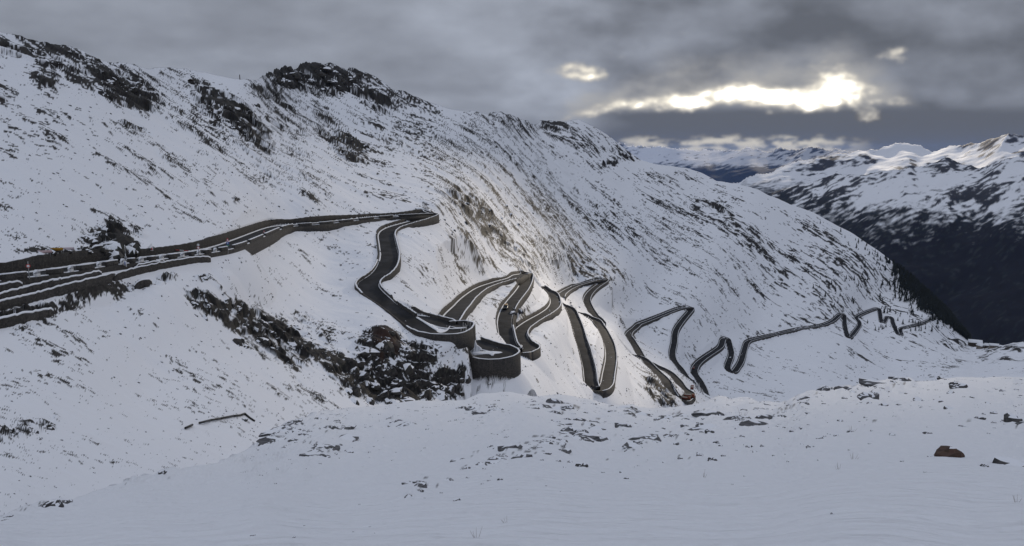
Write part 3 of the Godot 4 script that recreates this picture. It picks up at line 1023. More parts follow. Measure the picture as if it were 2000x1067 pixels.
func rod(a: Vector3, b: Vector3, r: float, sides := 8, r2 := -1.0) -> ArrayMesh:
	var d := (b - a).normalized()
	var u := d.cross(Vector3.UP if absf(d.y) < 0.9 else Vector3.RIGHT).normalized()
	var v := d.cross(u)
	var out := []
	for e in [[a, r], [b, r if r2 < 0 else r2]]:
		var ring := PackedVector3Array()
		for k in sides:
			ring.append(e[0] + (u * cos(TAU * k / sides) + v * sin(TAU * k / sides)) * e[1])
		out.append(ring)
	return strip(out, true)

func prism(outline: Array, depth: float) -> ArrayMesh:        # an outline in x, y pushed out along z
	var a := PackedVector3Array()
	var b := PackedVector3Array()
	for p in outline:
		a.append(Vector3(p[0], p[1], -depth / 2))
		b.append(Vector3(p[0], p[1], depth / 2))
	return strip([a, b], true)

func rock_mesh(seed_: int, flat: float, dark: Color, pale: Color, snow_on: float) -> ArrayMesh:
	var n := FastNoiseLite.new()
	n.seed = seed_
	n.frequency = 0.7
	n.fractal_octaves = 3
	var rng := RandomNumberGenerator.new()
	rng.seed = seed_ * 13 + 1
	var planes := []
	for k in 7:
		var d := Vector3(rng.randf_range(-1, 1), rng.randf_range(-0.3, 1), rng.randf_range(-1, 1)).normalized()
		planes.append([d, rng.randf_range(0.5, 0.8)])
	var at := func(i: int, j: int) -> Vector3:
		var th := TAU * (i % 12) / 12.0
		var ph := PI * j / 7.0
		var d := Vector3(cos(th) * sin(ph), cos(ph), sin(th) * sin(ph))
		var r := 1.0 + 0.5 * n.get_noise_3dv(d)
		for pl in planes:
			var c: float = d.dot(pl[0])
			if c > 0.05:
				r = minf(r, pl[1] / c)
		return Vector3(d.x, d.y * flat, d.z) * r
	var st := SurfaceTool.new()
	st.begin(Mesh.PRIMITIVE_TRIANGLES)
	st.set_smooth_group(-1)
	for i in 12:
		for j in 7:
			for tri in [[at.call(i, j), at.call(i + 1, j + 1), at.call(i, j + 1)], [at.call(i, j), at.call(i + 1, j), at.call(i + 1, j + 1)]]:
				var nn: Vector3 = (tri[1] - tri[0]).cross(tri[2] - tri[0])
				if nn.length() < 1e-6:
					continue
				nn = nn.normalized()
				var mid: Vector3 = (tri[0] + tri[1] + tri[2]) / 3.0
				if nn.dot(mid) > 0:                        # clockwise seen from outside
					tri = [tri[0], tri[2], tri[1]]
					nn = -nn
				nn = -nn
				var c := dark.lerp(pale, rng.randf())
				if nn.y > snow_on or (snow_on < 0.969 and nn.y > 0.55 and rng.randf() < 0.2):
					c = SNOW
				st.set_color(c)
				for v in tri:
					st.add_vertex(v)
	st.generate_normals()
	return st.commit()

func guard_stone(p: Vector3, o: Vector3, k: int) -> void:
	var where := ["at the left edge", "second from the left edge", "third from the left edge", "beside the tall mast", "just right of the tall mast", "left of the round signs", "under the long retaining wall left of the signs", "beside the pair of round signs", "between the round signs and the blue sign"]
	var t := thing("guard_stone", "white guard stone in the parapet gap, " + where[k], "guard stone", p, "white guard stones along the top road")
	t.rotation.y = atan2(o.x, o.z)
	part("stone", prism([[-0.42, -0.35], [-0.42, 0.5], [-0.12, 0.86], [0.12, 0.86], [0.42, 0.5], [0.42, -0.35]], 0.36), plain(0.62, 0.62, 0.62, 0.8), t)
	part("snow_cap", prism([[-0.44, 0.52], [-0.12, 0.98], [0.12, 0.98], [0.44, 0.52], [0.12, 0.87], [-0.12, 0.87]], 0.42), cap_mat, t)

func build_things(slope: Sheet, near: Sheet, f: Field) -> void:
	var rng := RandomNumberGenerator.new()
	rng.seed = 77
	rocks(slope, near, rng)
	trees(slope, rng)
	signs(slope)
	vehicles()
	small_structures(slope, near)

func about(x: float) -> String:
	for e in [[480, "near the left border"], [720, "on the knoll left of centre"], [960, "left of the central outcrop"], [1160, "in the central outcrop"], [1380, "just right of the central outcrop"], [1600, "below the orange trucks and to their right"], [1800, "on the right part of the crest"]]:
		if x < e[0]:
			return e[1]
	return "near the right border"

func rocks(slope: Sheet, near: Sheet, rng: RandomNumberGenerator) -> void:
	var dark := []
	for k in 6:
		dark.append(rock_mesh(k + 1, 0.55, Color(0.022, 0.021, 0.022), Color(0.06, 0.055, 0.05), 0.86))
	var grey := []
	for k in 6:
		grey.append(rock_mesh(k + 21, 0.5, Color(0.03, 0.03, 0.032), Color(0.085, 0.08, 0.078), 0.9))
	var rust := rock_mesh(40, 0.6, Color(0.045, 0.026, 0.018), Color(0.09, 0.05, 0.035), 0.97)
	# the ones that stand out: x, y, width on the plate, label
	var known := [[1855, 893, 58, "largest reddish brown boulder half buried in the foreground snow"], [1967, 912, 44, "dark grey boulder right of the reddish brown one"], [1922, 914, 14, "small bluish grey rock just left of the dark grey boulder"],
		[317, 929, 18, "pointed pale grey rock on the snow rib at lower left"], [105, 990, 34, "rounded grey rock on the snow edge at the left border"], [563, 840, 20, "dark boulder under the snowy knoll left of centre"], [1978, 826, 40, "long dark ledge of rock at the right border"],
		[893, 982, 15, "flat dark rock alone in the smooth snow near the bottom"], [1869, 762, 30, "broken dark rock on the upper right snow crest"], [1429, 948, 6, "tiny dark stone alone in smooth snow at lower right"], [979, 938, 13, "dark rock below the left end of the central outcrop"],
		[1135, 914, 24, "low dark rock below the grey central outcrop"], [1365, 893, 20, "flat dark rock right of the lower grey ledge"], [492, 1048, 9, "small rock at the bottom edge left of centre"], [572, 1054, 8, "pointed small rock at the bottom edge"],
		[1001, 613, 17, "grey boulder on the sunny slope beside the road with the car"], [1013, 609, 20, "larger grey boulder on the sunny slope right of the car"], [478, 824, 14, "dark round boulder under the pipe at left"]]
	for k in known.size():
		var q = known[k]
		var sheet := slope if q[1] < 700 or (q[0] < 490 and q[1] < 830) else near
		var p := sheet.seen(q[0], q[1])
		var o := lone("boulder", rust if k == 0 else grey[k % 6], rock_mat, q[3], "rock")
		var w: float = q[2] * p.length() / FOCAL * 0.5
		o.position = p + Vector3.UP * w * 0.12
		o.rotation.y = rng.randf() * TAU
		w *= 0.85 if k == 0 else 1.0
		o.scale = Vector3(w * 1.1, w * rng.randf_range(1.0, 1.25), w * 1.1)
	# the angular crags of the cliffs: middle, half extents, how many, widths on the plate, where they are
	var steep := []
	for k in 8:
		steep.append(rock_mesh(k + 101, 0.95, Color(0.016, 0.015, 0.015), Color(0.062, 0.056, 0.05), 0.72))
	var cliffs := [[212, 474, 52, 24, 26, 16, 40, "in the cliff beside the mast on the top road"], [150, 492, 60, 7, 12, 8, 16, "in the low outcrop above the left wall"], [735, 690, 62, 40, 30, 16, 38, "in the cliff below the first hairpin"],
		[770, 765, 95, 20, 30, 14, 34, "at the foot of the cliff above the snow crest"], [880, 752, 34, 20, 10, 12, 26, "at the right end of the cliff"], [540, 655, 90, 26, 26, 10, 26, "along the dark gully left of the cliff"], [420, 600, 50, 18, 12, 8, 20, "at the upper end of the dark gully"],
		[620, 155, 90, 20, 30, 12, 30, "on the dark summit of the ridge"], [250, 172, 62, 26, 22, 8, 22, "in the dark rock face of the left ridge"], [130, 108, 90, 16, 18, 8, 20, "on the crest of the left ridge"], [455, 225, 70, 28, 22, 8, 20, "in the rock face right of the left ridge"],
		[690, 290, 36, 16, 10, 7, 16, "in the small outcrop above the highest bend"], [40, 842, 60, 10, 12, 8, 20, "in the outcrop at the left border below the terraces"], [940, 425, 80, 26, 16, 6, 14, "on the sunlit rib behind the highest bend"], [395, 541, 12, 6, 5, 10, 22, "at the end of the terraced bank"]]
	for c in cliffs:
		for k in c[4]:
			var at := Vector2(c[0] + rng.randf_range(-1, 1) * c[2], c[1] + rng.randf_range(-1, 1) * c[3])
			if at.y < line_at(SLOPE_TOP, at.x) + 4.0 or at.y > line_at(NEAR_TOP, at.x) - 4.0:
				continue
			var p := slope.seen(at.x, at.y)
			var o := lone("crag", steep[rng.randi() % 8], rock_mat, "angular dark crag " + c[7], "rock", "crags of the cliffs")
			var w: float = p.length() / FOCAL * 0.5 * lerpf(c[5], c[6], pow(rng.randf(), 1.6))
			o.position = p - Vector3.UP * w * 0.45
			o.rotation = Vector3(rng.randf_range(-0.3, 0.3), rng.randf() * TAU, rng.randf_range(-0.3, 0.3))
			o.scale = Vector3(w * rng.randf_range(0.9, 1.5), w * rng.randf_range(0.7, 1.2), w)
	# ledges of grey rock that break through the drifts
	var slabs := []
	for k in 7:
		slabs.append(rock_mesh(k + 61, 0.55, Color(0.045, 0.045, 0.048), Color(0.16, 0.157, 0.16), 0.93))
	for b in NEAR_ROCK.size() / 6:
		var c := Vector2(NEAR_ROCK[b * 6], NEAR_ROCK[b * 6 + 1])
		var long: float = NEAR_ROCK[b * 6 + 2]
		var wide: float = NEAR_ROCK[b * 6 + 3]
		var turn := deg_to_rad(NEAR_ROCK[b * 6 + 4])
		if NEAR_ROCK[b * 6 + 5] < 0.5:
			continue
		var count := clampi(int(long * maxf(wide, 6.0) / 55.0), 4, 16)
		for k in count:
			var at := c + Vector2(rng.randf_range(-1, 1) * long, rng.randf_range(-1, 1) * wide).rotated(turn)
			if at.x < -20 or at.x > 2020 or at.y < line_at(NEAR_TOP, at.x) + 3.0:
				continue
			var p := near.seen(at.x, at.y)
			var o := lone("rock_ledge", slabs[(b + k) % 7], rock_mat, "grey rock ledge in the foreground snow " + about(at.x), "rock", "grey rock ledges in the foreground drifts")
			var w := p.length() / FOCAL * (4.5 + 15.0 * pow(rng.randf(), 2.4))
			o.position = p - Vector3.UP * w * 0.1
			o.rotation.y = rng.randf_range(-0.5, 0.5) + (PI if k % 2 else 0.0) - turn
			o.scale = Vector3(w * rng.randf_range(1.1, 2.1), w * rng.randf_range(0.6, 1.2), w * rng.randf_range(0.8, 1.4))
	# the many alike
	var seen := [1793,783,20, 1726,794,17, 1760,792,9, 1840,789,10, 1855,805,15, 1913,821,16, 1942,811,13, 1944,828,10, 1641,824,12, 1690,821,8, 1565,840,14, 1545,845,10, 1601,858,12, 1635,852,12, 1664,845,14, 1741,852,14, 1815,851,14,
		1568,870,7, 1581,878,13, 1385,846,15, 1452,857,9, 1322,872,17, 1347,862,10, 1398,868,15, 1406,873,10, 1461,877,10, 1469,876,9, 1489,873,9, 1474,885,10, 1329,898,11, 1391,902,16, 1416,894,9, 1599,900,4, 1762,906,8, 1454,934,5, 1628,1006,7, 1808,927,5,
		1815,894,7, 1884,764,12, 1840,742,13, 974,893,9, 991,907,6, 1089,903,13, 1058,905,8, 1114,906,11, 1103,918,7, 1222,938,11, 1214,927,10, 1238,915,6, 1248,911,5, 953,940,8, 914,936,7, 960,931,7, 946,920,9, 595,1030,4, 940,948,6, 1010,960,5, 700,990,4, 720,1030,5, 735,1045,5, 690,1040,4, 1093,961,4, 1068,955,4,
		1860,771,14, 1900,783,10, 1930,790,9, 1960,770,9, 1985,765,8, 1770,770,8, 1700,790,9, 1650,780,9, 1610,790,8, 1580,810,9, 1520,835,9, 1490,845,7, 1440,840,8, 1300,905,7, 1270,920,6, 1180,925,7, 1160,945,5, 860,965,6, 830,975,5, 1880,835,7, 1930,850,6, 1700,870,6, 1660,880,5, 1540,905,5]
	var lots := []
	for k in seen.size() / 3:
		lots.append([near, seen[k * 3], seen[k * 3 + 1], seen[k * 3 + 2]])
	for k in 190:
		var x := rng.randf_range(500, 2000)
		var y := line_at(NEAR_TOP, x) + 6.0 + 105.0 * pow(rng.randf(), 1.5)
		lots.append([near, x, y, rng.randf_range(2.5, 6.5)])
	for q in lots:
		var p: Vector3 = q[0].seen(q[1], q[2])
		var o := lone("rock", grey[rng.randi() % 6], rock_mat, "small dark rock poking through the foreground snow " + about(q[1]), "rock", "rocks poking through the foreground snow")
		var w: float = q[3] * p.length() / FOCAL * 0.5
		o.position = p
		o.rotation = Vector3(0, rng.randf() * TAU, 0)
		o.scale = Vector3(w * rng.randf_range(1.1, 1.6), w * rng.randf_range(0.9, 1.6), w * 1.2)
	# loose stones all over the slopes
	var spots := []
	while spots.size() < 6000:
		var x := rng.randf_range(-100, 1880)
		var y := rng.randf_range(line_at(SLOPE_TOP, x) + 6, minf(line_at(NEAR_TOP, x), 1000.0))
		var patch := soft.get_noise_2d(x * 0.06, y * 0.09) * 1.6 + 0.1 + 0.5 * soft.get_noise_2d(x * 0.3, y * 0.4)
		if rng.randf() > patch:
			continue
		var p := slope.seen(x, y)
		var w := p.length() / FOCAL * (0.45 + 2.4 * pow(rng.randf(), 5.0)) * (1.0 if x < 1250 else 0.8)
		spots.append(Transform3D(Basis(Vector3.UP, rng.randf() * TAU).scaled(Vector3(w * 1.2, w * 1.5, w)), p))
	stuff("loose_stones", dark[0], rock_mat, spots, "small dark stones and tufts scattered over the snowy slopes", "stones")
	spots = []
	for k in 5000:
		var x := rng.randf_range(470, 2000)
		var y := line_at(NEAR_TOP, x) + 2.0 + 90.0 * pow(rng.randf(), 2.0)
		if soft.get_noise_2d(x * 0.08, y * 0.22) < rng.randf_range(-0.05, 0.45):
			continue
		var p := near.seen(x, y)
		var w := p.length() / FOCAL * (0.6 + 2.6 * pow(rng.randf(), 3.0))
		spots.append(Transform3D(Basis(Vector3.UP, rng.randf() * TAU).scaled(Vector3(w * 1.4, w * 0.7, w)), p))
	stuff("pebbles", grey[1], rock_mat, spots, "pebbles showing through the thin snow of the foreground", "pebbles")

func stuff(called: String, mesh: Mesh, mat: Material, spots: Array, label: String, category: String) -> void:
	var mm := MultiMesh.new()
	mm.transform_format = MultiMesh.TRANSFORM_3D
	mm.mesh = mesh
	mm.instance_count = spots.size()
	for i in spots.size():
		mm.set_instance_transform(i, spots[i])
	var o := MultiMeshInstance3D.new()
	o.name = numbered(called)
	o.multimesh = mm
	o.material_override = mat
	o.set_meta("kind", "stuff")
	o.set_meta("label", label)
	o.set_meta("category", category)
	add_child(o)

func conifer(seed_: int) -> Array:
	var rng := RandomNumberGenerator.new()
	rng.seed = seed_
	var st := SurfaceTool.new()
	st.begin(Mesh.PRIMITIVE_TRIANGLES)
	for tier in 7:
		var y0 := 0.1 + tier * 0.115
		var r0 := 0.24 * (1.0 - tier / 8.2)
		var n := 9
		for k in n:
			if rng.randf() < 0.12:
				continue
			var a := TAU * k / n + rng.randf_range(-0.25, 0.25)
			var w := 0.42
			var r := r0 * rng.randf_range(0.65, 1.2)
			var tip := Vector3(cos(a) * r, y0 - 0.04 * rng.randf(), sin(a) * r)
			var root := Vector3(0, y0 + 0.2, 0)
			var l := Vector3(cos(a - w) * r * 0.55, y0 + 0.05, sin(a - w) * r * 0.55)
			var q := Vector3(cos(a + w) * r * 0.55, y0 + 0.05, sin(a + w) * r * 0.55)
			for v in [root, l, tip, root, tip, q]:
				st.add_vertex(v)
	st.generate_normals()
	return [rod(Vector3(0, -0.05, 0), Vector3(0, 0.9, 0), 0.022, 6, 0.004), st.commit()]

func trees(slope: Sheet, rng: RandomNumberGenerator) -> void:
	var needles := plain(0.016, 0.021, 0.018, 0.9)
	var bark := plain(0.04, 0.032, 0.028, 0.9)
	var kinds := [conifer(1), conifer(2), conifer(3)]
	var lots := []
	var edge := []
	while lots.size() < 230 or edge.size() < 2600:
		var x := rng.randf_range(1560, 1895)
		var t := pow(rng.randf(), 1.5)
		var y := lerpf(line_at(SLOPE_TOP, x) + 3.0, 668.0, t)
		var wood := smoothstep(1720.0, 1860.0, x) * (1.0 - smoothstep(0.0, 0.45, t + rng.randf_range(-0.15, 0.15)))
		var clump := soft.get_noise_2d(x * 0.12, y * 0.12)
		if rng.randf() < wood:
			if edge.size() < 2600:
				edge.append([x, y])
		elif lots.size() < 230 and clump > rng.randf_range(-0.1, 0.35) and rng.randf() < smoothstep(1560.0, 1760.0, x) and y < 650:
			lots.append([x, y])
	for q in lots:
		var k = kinds[rng.randi() % 3]
		var t := thing("conifer", "single dark conifer on the far right slope " + ("above the long straight road" if q[0] < 1660 else "over the last road bends" if q[0] < 1760 else "close to the right skyline"), "tree", slope.seen(q[0], q[1]), "conifers on the far right slope")
		part("trunk", k[0], bark, t)
		part("crown", k[1], needles, t)
		t.rotation.y = rng.randf() * TAU
		t.scale = Vector3.ONE * (rng.randf_range(5.0, 10.0) + 6.0 * pow(rng.randf(), 3.0))
	var spots := []
	for q in edge:
		var h := rng.randf_range(9.0, 17.0)
		spots.append(Transform3D(Basis(Vector3.UP, rng.randf() * TAU).scaled(Vector3.ONE * h * 1.15), slope.seen(q[0], q[1])))
	stuff("forest", kinds[0][1], needles, spots, "dense dark forest on the lower edge of the right slope", "forest")

func disc(r: float, mat: Material, parent: Node3D, y: float, z: float, called: String) -> MeshInstance3D:
	return part(called, rod(Vector3(0, y, z), Vector3(0, y, z + 0.03), r, 20), mat, parent)

func road_spot(r: int, x: float, y: float, off: float) -> Array:
	var road: Dictionary = roads[r]
	var i := nearest(road.pts, x, y)
	var o: Vector3 = road.side[i]
	return [road.pts[i] + o * off, o]

func signs(slope: Sheet) -> void:
	var steel := plain(0.32, 0.33, 0.34, 0.5, 0.4)
	var white := plain(0.75, 0.75, 0.75, 0.5)
	var red := plain(0.45, 0.03, 0.03, 0.5)
	var blue := plain(0.02, 0.08, 0.4, 0.5)
	var green := plain(0.04, 0.22, 0.12, 0.5)
	# pair of round signs
	var s := road_spot(0, 352, 500, 3.75)
	var t := thing("road_sign", "pole with two round red-rimmed signs beside the long retaining wall", "sign", s[0] + Vector3.UP * 0.6)
	t.rotation.y = 0.35
	part("pole", rod(Vector3(0, -1.2, 0), Vector3(0, 1.75, 0), 0.045), steel, t)
	for k in 2:
		var y := 0.85 + k * 0.55
		var d := disc(0.27, red if k == 0 else plain(0.3, 0.3, 0.3), t, y, 0.05, "sign_plate")
		part("sign_face", rod(Vector3(0, y, 0.081), Vector3(0, y, 0.09), 0.19, 20), white, d)
	# triangle over a blue plate
	s = road_spot(0, 411, 489, 3.75)
	t = thing("road_sign", "pole with a triangular warning sign above a blue plate", "sign", s[0] + Vector3.UP * 0.6)
	t.rotation.y = 0.35
	part("pole", rod(Vector3(0, -1.2, 0), Vector3(0, 1.9, 0), 0.045), steel, t)
	var tri := part("sign_plate", prism([[-0.4, 1.35], [0.0, 2.05], [0.4, 1.35]], 0.03), red, t)
	tri.position.z = 0.06
	var face := part("sign_face", prism([[-0.22, 1.45], [0.0, 1.84], [0.22, 1.45]], 0.01), white, tri)
	face.position.z = 0.024
	var plate_ := part("sign_plate", prism([[-0.25, 0.72], [-0.25, 1.25], [0.25, 1.25], [0.25, 0.72]], 0.03), blue, t)
	plate_.position.z = 0.06
	var mark := part("sign_face", prism([[-0.08, 0.82], [-0.08, 1.14], [0.08, 1.14], [0.08, 0.82]], 0.01), white, plate_)
	mark.position.z = 0.024
	var low := part("sign_plate", prism([[-0.25, 0.42], [-0.25, 0.66], [0.25, 0.66], [0.25, 0.42]], 0.03), green, t)
	low.position.z = 0.06
	# red triangle out on the road
	s = road_spot(0, 505, 461, 1.6)
	t = thing("warning_triangle", "small red and white triangle sign standing on the top road", "sign", s[0])
	var tr := part("sign_plate", prism([[-0.45, 0.3], [0.0, 1.1], [0.45, 0.3]], 0.03), red, t)
	face = part("sign_face", prism([[-0.26, 0.42], [0.0, 0.88], [0.26, 0.42]], 0.01), white, tr)
	face.position.z = 0.022
	part("foot", rod(Vector3(0, 0, 0), Vector3(0, 0.4, 0), 0.04), steel, t)
	# mast with a board at its foot
	s = road_spot(0, 199, 519, 3.8)
	t = thing("mast", "tall slim pale mast with a blue board at its foot on the top road", "mast", s[0])
	for k in 5:
		part("segment", rod(Vector3(0, k * 0.72 - 0.4, 0), Vector3(0, k * 0.72 + 0.32, 0), 0.075 - k * 0.008), steel if k % 2 else white, t)
	var board := part("board", block(0.5, 0.75, 0.12), white, t)
	board.position = Vector3(0, -0.1, 0.35)
	var strip_ := part("stripe", prism([[-0.05, 0.1], [-0.05, 0.62], [0.09, 0.62], [0.09, 0.1]], 0.01), blue, board)
	strip_.position.z = 0.066
	part("lamp_box", block(0.36, 0.42, 0.3), steel, t).position = Vector3(0, 0.95, 0)
	# sign at the left border
	s = road_spot(0, 4, 543, 3.7)
	t = thing("road_sign", "pole with a small red and white sign at the left border", "sign", s[0] + Vector3.UP * 0.5)
	t.rotation.y = 0.5
	part("pole", rod(Vector3(0, -0.6, 0), Vector3(0, 1.7, 0), 0.05), steel, t)
	var d2 := disc(0.26, red, t, 1.1, 0.06, "sign_plate")
	part("sign_face", rod(Vector3(0, 1.1, 0.091), Vector3(0, 1.1, 0.1), 0.17, 18), white, d2)
	# boards lying on the snow above the wall: pink, yellow, pale
	var tones := [[plain(0.62, 0.45, 0.45), 88, "faded pink and white board"], [plain(0.42, 0.22, 0.015), 110, "yellow board"], [plain(0.6, 0.5, 0.52), 131, "pale pink and white board"]]
	for k in 3:
		var p := slope.seen(tones[k][1], 498 - k * 1.6)
		t = thing("barrier_board", tones[k][2] + " standing in the snow above the left wall", "board", p)
		t.rotation.y = 0.3
		part("panel", prism([[-0.95, 0.1], [-0.95, 0.5], [0.95, 0.5], [0.95, 0.1]], 0.05), tones[k][0], t)
		for e in [-0.7, 0.7]:
			part("leg", rod(Vector3(e, -0.5, -0.05), Vector3(e, 0.12, -0.05), 0.03), steel, t)
	# folded warning sign thrown on the snow at the end of the long wall
	var q := slope.seen(292, 500)
	t = thing("folding_sign", "red and white folding sign leaning at the end of the long wall", "sign", q)
	t.rotation.y = -0.3
	var lean := part("sign_plate", prism([[-0.9, -0.1], [0.0, 1.3], [0.9, -0.1]], 0.05), white, t)
	lean.rotation.x = -0.5
	var rim := part("rim", prism([[0.25, -0.1], [0.35, 0.5], [0.75, -0.1]], 0.07), red, lean)
	rim.position = Vector3(0.02, 0.1, 0.01)
	# low barrier behind the pair of signs
	s = road_spot(0, 370, 495, -3.0)
	t = thing("road_barrier", "low red and white barrier pole lying open beside the round signs", "barrier", s[0])
	t.rotation.y = 0.12
	for k in 6:
		part("bar_section", rod(Vector3(k * 0.8 - 2.4, 0.95 - k * 0.08, 0), Vector3(k * 0.8 - 1.6, 0.87 - k * 0.08, 0), 0.07), red if k % 2 else white, t)
	part("post", block(0.3, 1.1, 0.3), steel, t).position = Vector3(-2.5, 0, 0)

func wheel(parent: Node3D, p: Vector3, r: float, w: float, rubber: Material, metal: Material) -> void:
	var y := part("wheel", rod(p - Vector3(w / 2, 0, 0), p + Vector3(w / 2, 0, 0), r, 14), rubber, parent)
	part("rim", rod(p - Vector3(w / 2 + 0.01, 0, 0), p + Vector3(w / 2 + 0.01, 0, 0), r * 0.55, 12), metal, y)

func vehicles() -> void:
	var rubber := plain(0.02, 0.02, 0.02, 0.9)
	var metal := plain(0.12, 0.12, 0.12, 0.85)
	var glass := plain(0.02, 0.03, 0.04, 0.45)
	var body := plain(0.02, 0.022, 0.026, 0.3)
	var lamp := plain(0.8, 0.75, 0.6, 0.3)
	var s := road_spot(2, 992, 604, 0.9)
	var t := thing("car", "dark car with pale roof load driving on the sunlit road", "car", s[0] + Vector3.UP * 0.07)
	t.rotation.y = atan2(s[1].x, s[1].z) + PI / 2
	part("body", prism([[-2.1, 0.3], [-2.15, 0.75], [-1.3, 0.92], [1.9, 0.98], [2.1, 0.7], [2.1, 0.3]], 1.75), body, t).rotation.y = PI / 2
	part("cabin", prism([[-1.2, 0.9], [-0.5, 1.5], [1.3, 1.52], [1.9, 0.95]], 1.55), glass, t).rotation.y = PI / 2
	part("roof_load", block(1.3, 0.3, 2.0), plain(0.45, 0.3, 0.16), t).position = Vector3(0, 1.53, -0.3)
	for x in [-0.8, 0.8]:
		for z in [-1.3, 1.3]:
			wheel(t, Vector3(x, 0.32, z), 0.32, 0.2, rubber, metal)
		part("headlight", block(0.35, 0.16, 0.1, 0.02), lamp, t).position = Vector3(x * 0.8, 0.62, 2.1)
	var orange := plain(0.13, 0.026, 0.008, 0.8)
	var spec := [[5, 1337, 780, 0.4, "truck", "orange truck on the left of the pair in the lowest hairpin", 0.9], [5, 1346, 781, 0.8, "truck", "longer orange truck on the right of the pair in the lowest hairpin", 1.15]]
	for v in spec:
		s = road_spot(v[0], v[1], v[2], v[3])
		truck(s[0] + Vector3.UP * 0.07, PI * 0.42, v[5], v[6], orange, rubber, metal, glass)
	s = road_spot(5, 1333, 758, 9.0)
	var lay := road_spot(5, 1335, 760, 6.2)
	truck(lay[0] + Vector3.UP * 0.1, PI * 0.9, "red orange truck parked in the gravel lay-by above the hairpin", 0.85, plain(0.14, 0.022, 0.012, 0.8), rubber, metal, glass)
	s = road_spot(6, 1358, 722, -1.0)
	truck(s[0] + Vector3.UP * 0.07, atan2(s[1].x, s[1].z) + PI / 2, "small rust red van on the lower road left of the narrow peak", 0.8, plain(0.2, 0.035, 0.02, 0.45), rubber, metal, glass)

func truck(p: Vector3, turn: float, label: String, size: float, paint: Material, rubber: Material, metal: Material, glass: Material) -> void:
	var t := thing("truck", label, "truck", p)
	t.rotation.y = turn
	t.scale = Vector3.ONE * size
	part("chassis", block(2.0, 0.35, 6.0), rubber, t).position = Vector3(0, 0.55, 0)
	var cab := part("cab", prism([[-0.85, 0.9], [-0.95, 1.6], [-0.7, 2.6], [0.85, 2.6], [0.85, 0.9]], 2.1), paint, t)
	cab.rotation.y = -PI / 2
	cab.position = Vector3(0, 0, 2.2)
	part("windscreen", prism([[-0.97, 1.65], [-0.76, 2.4], [-0.70, 2.4], [-0.90, 1.65]], 1.8), glass, cab)
	var bed := part("load_bed", block(2.3, 1.3, 3.9), paint, t)
	bed.position = Vector3(0, 0.95, -0.95)
	part("load", block(1.9, 0.25, 3.4), metal, bed).position = Vector3(0, 1.2, 0)
	for x in [-0.95, 0.95]:
		for z in [-2.0, -1.0, 2.1]:
			wheel(t, Vector3(x, 0.5, z), 0.5, 0.35, rubber, metal)
		part("headlight", block(0.3, 0.2, 0.08, 0.02), plain(0.8, 0.78, 0.7), t).position = Vector3(x * 0.75, 0.95, 3.1)

func house(p: Vector3, turn: float, size: Vector3, wall: Material, label: String) -> void:
	var t := thing("house", label, "house", p)
	t.rotation.y = turn
	var h := size.y
	part("wall", prism([[-size.x / 2, -6.0], [-size.x / 2, h], [0.0, h + size.x * 0.32], [size.x / 2, h], [size.x / 2, -6.0]], size.z), wall, t)
	var roof := part("roof", prism([[-size.x / 2 - 0.9, h - 0.35], [0.0, h + size.x * 0.36], [size.x / 2 + 0.9, h - 0.35], [size.x / 2 + 0.9, h + 0.25], [0.0, h + size.x * 0.36 + 0.7], [-size.x / 2 - 0.9, h + 0.25]], size.z + 1.6), cap_mat, t)
	part("chimney", block(0.9, 2.2, 0.9), masonry, roof).position = Vector3(size.x * 0.18, h + size.x * 0.22, size.z * 0.2)
	var pane := plain(0.03, 0.035, 0.04, 0.15)
	for fl in int(h / 2.8):
		for k in int(size.z / 3.5):
			var w := part("window", prism([[-0.5, 0.0], [-0.5, 1.3], [0.5, 1.3], [0.5, 0.0]], 0.12), pane, t)
			w.rotation.y = PI / 2
			w.position = Vector3(-size.x / 2 - 0.03, 0.9 + fl * 2.8, (k + 0.5) / int(size.z / 3.5) * size.z - size.z / 2)
		for k in int(size.x / 3.5):
			var w := part("window", prism([[-0.5, 0.0], [-0.5, 1.3], [0.5, 1.3], [0.5, 0.0]], 0.12), pane, t)
			w.position = Vector3((k + 0.5) / int(size.x / 3.5) * size.x - size.x / 2, 0.9 + fl * 2.8, size.z / 2 + 0.03)

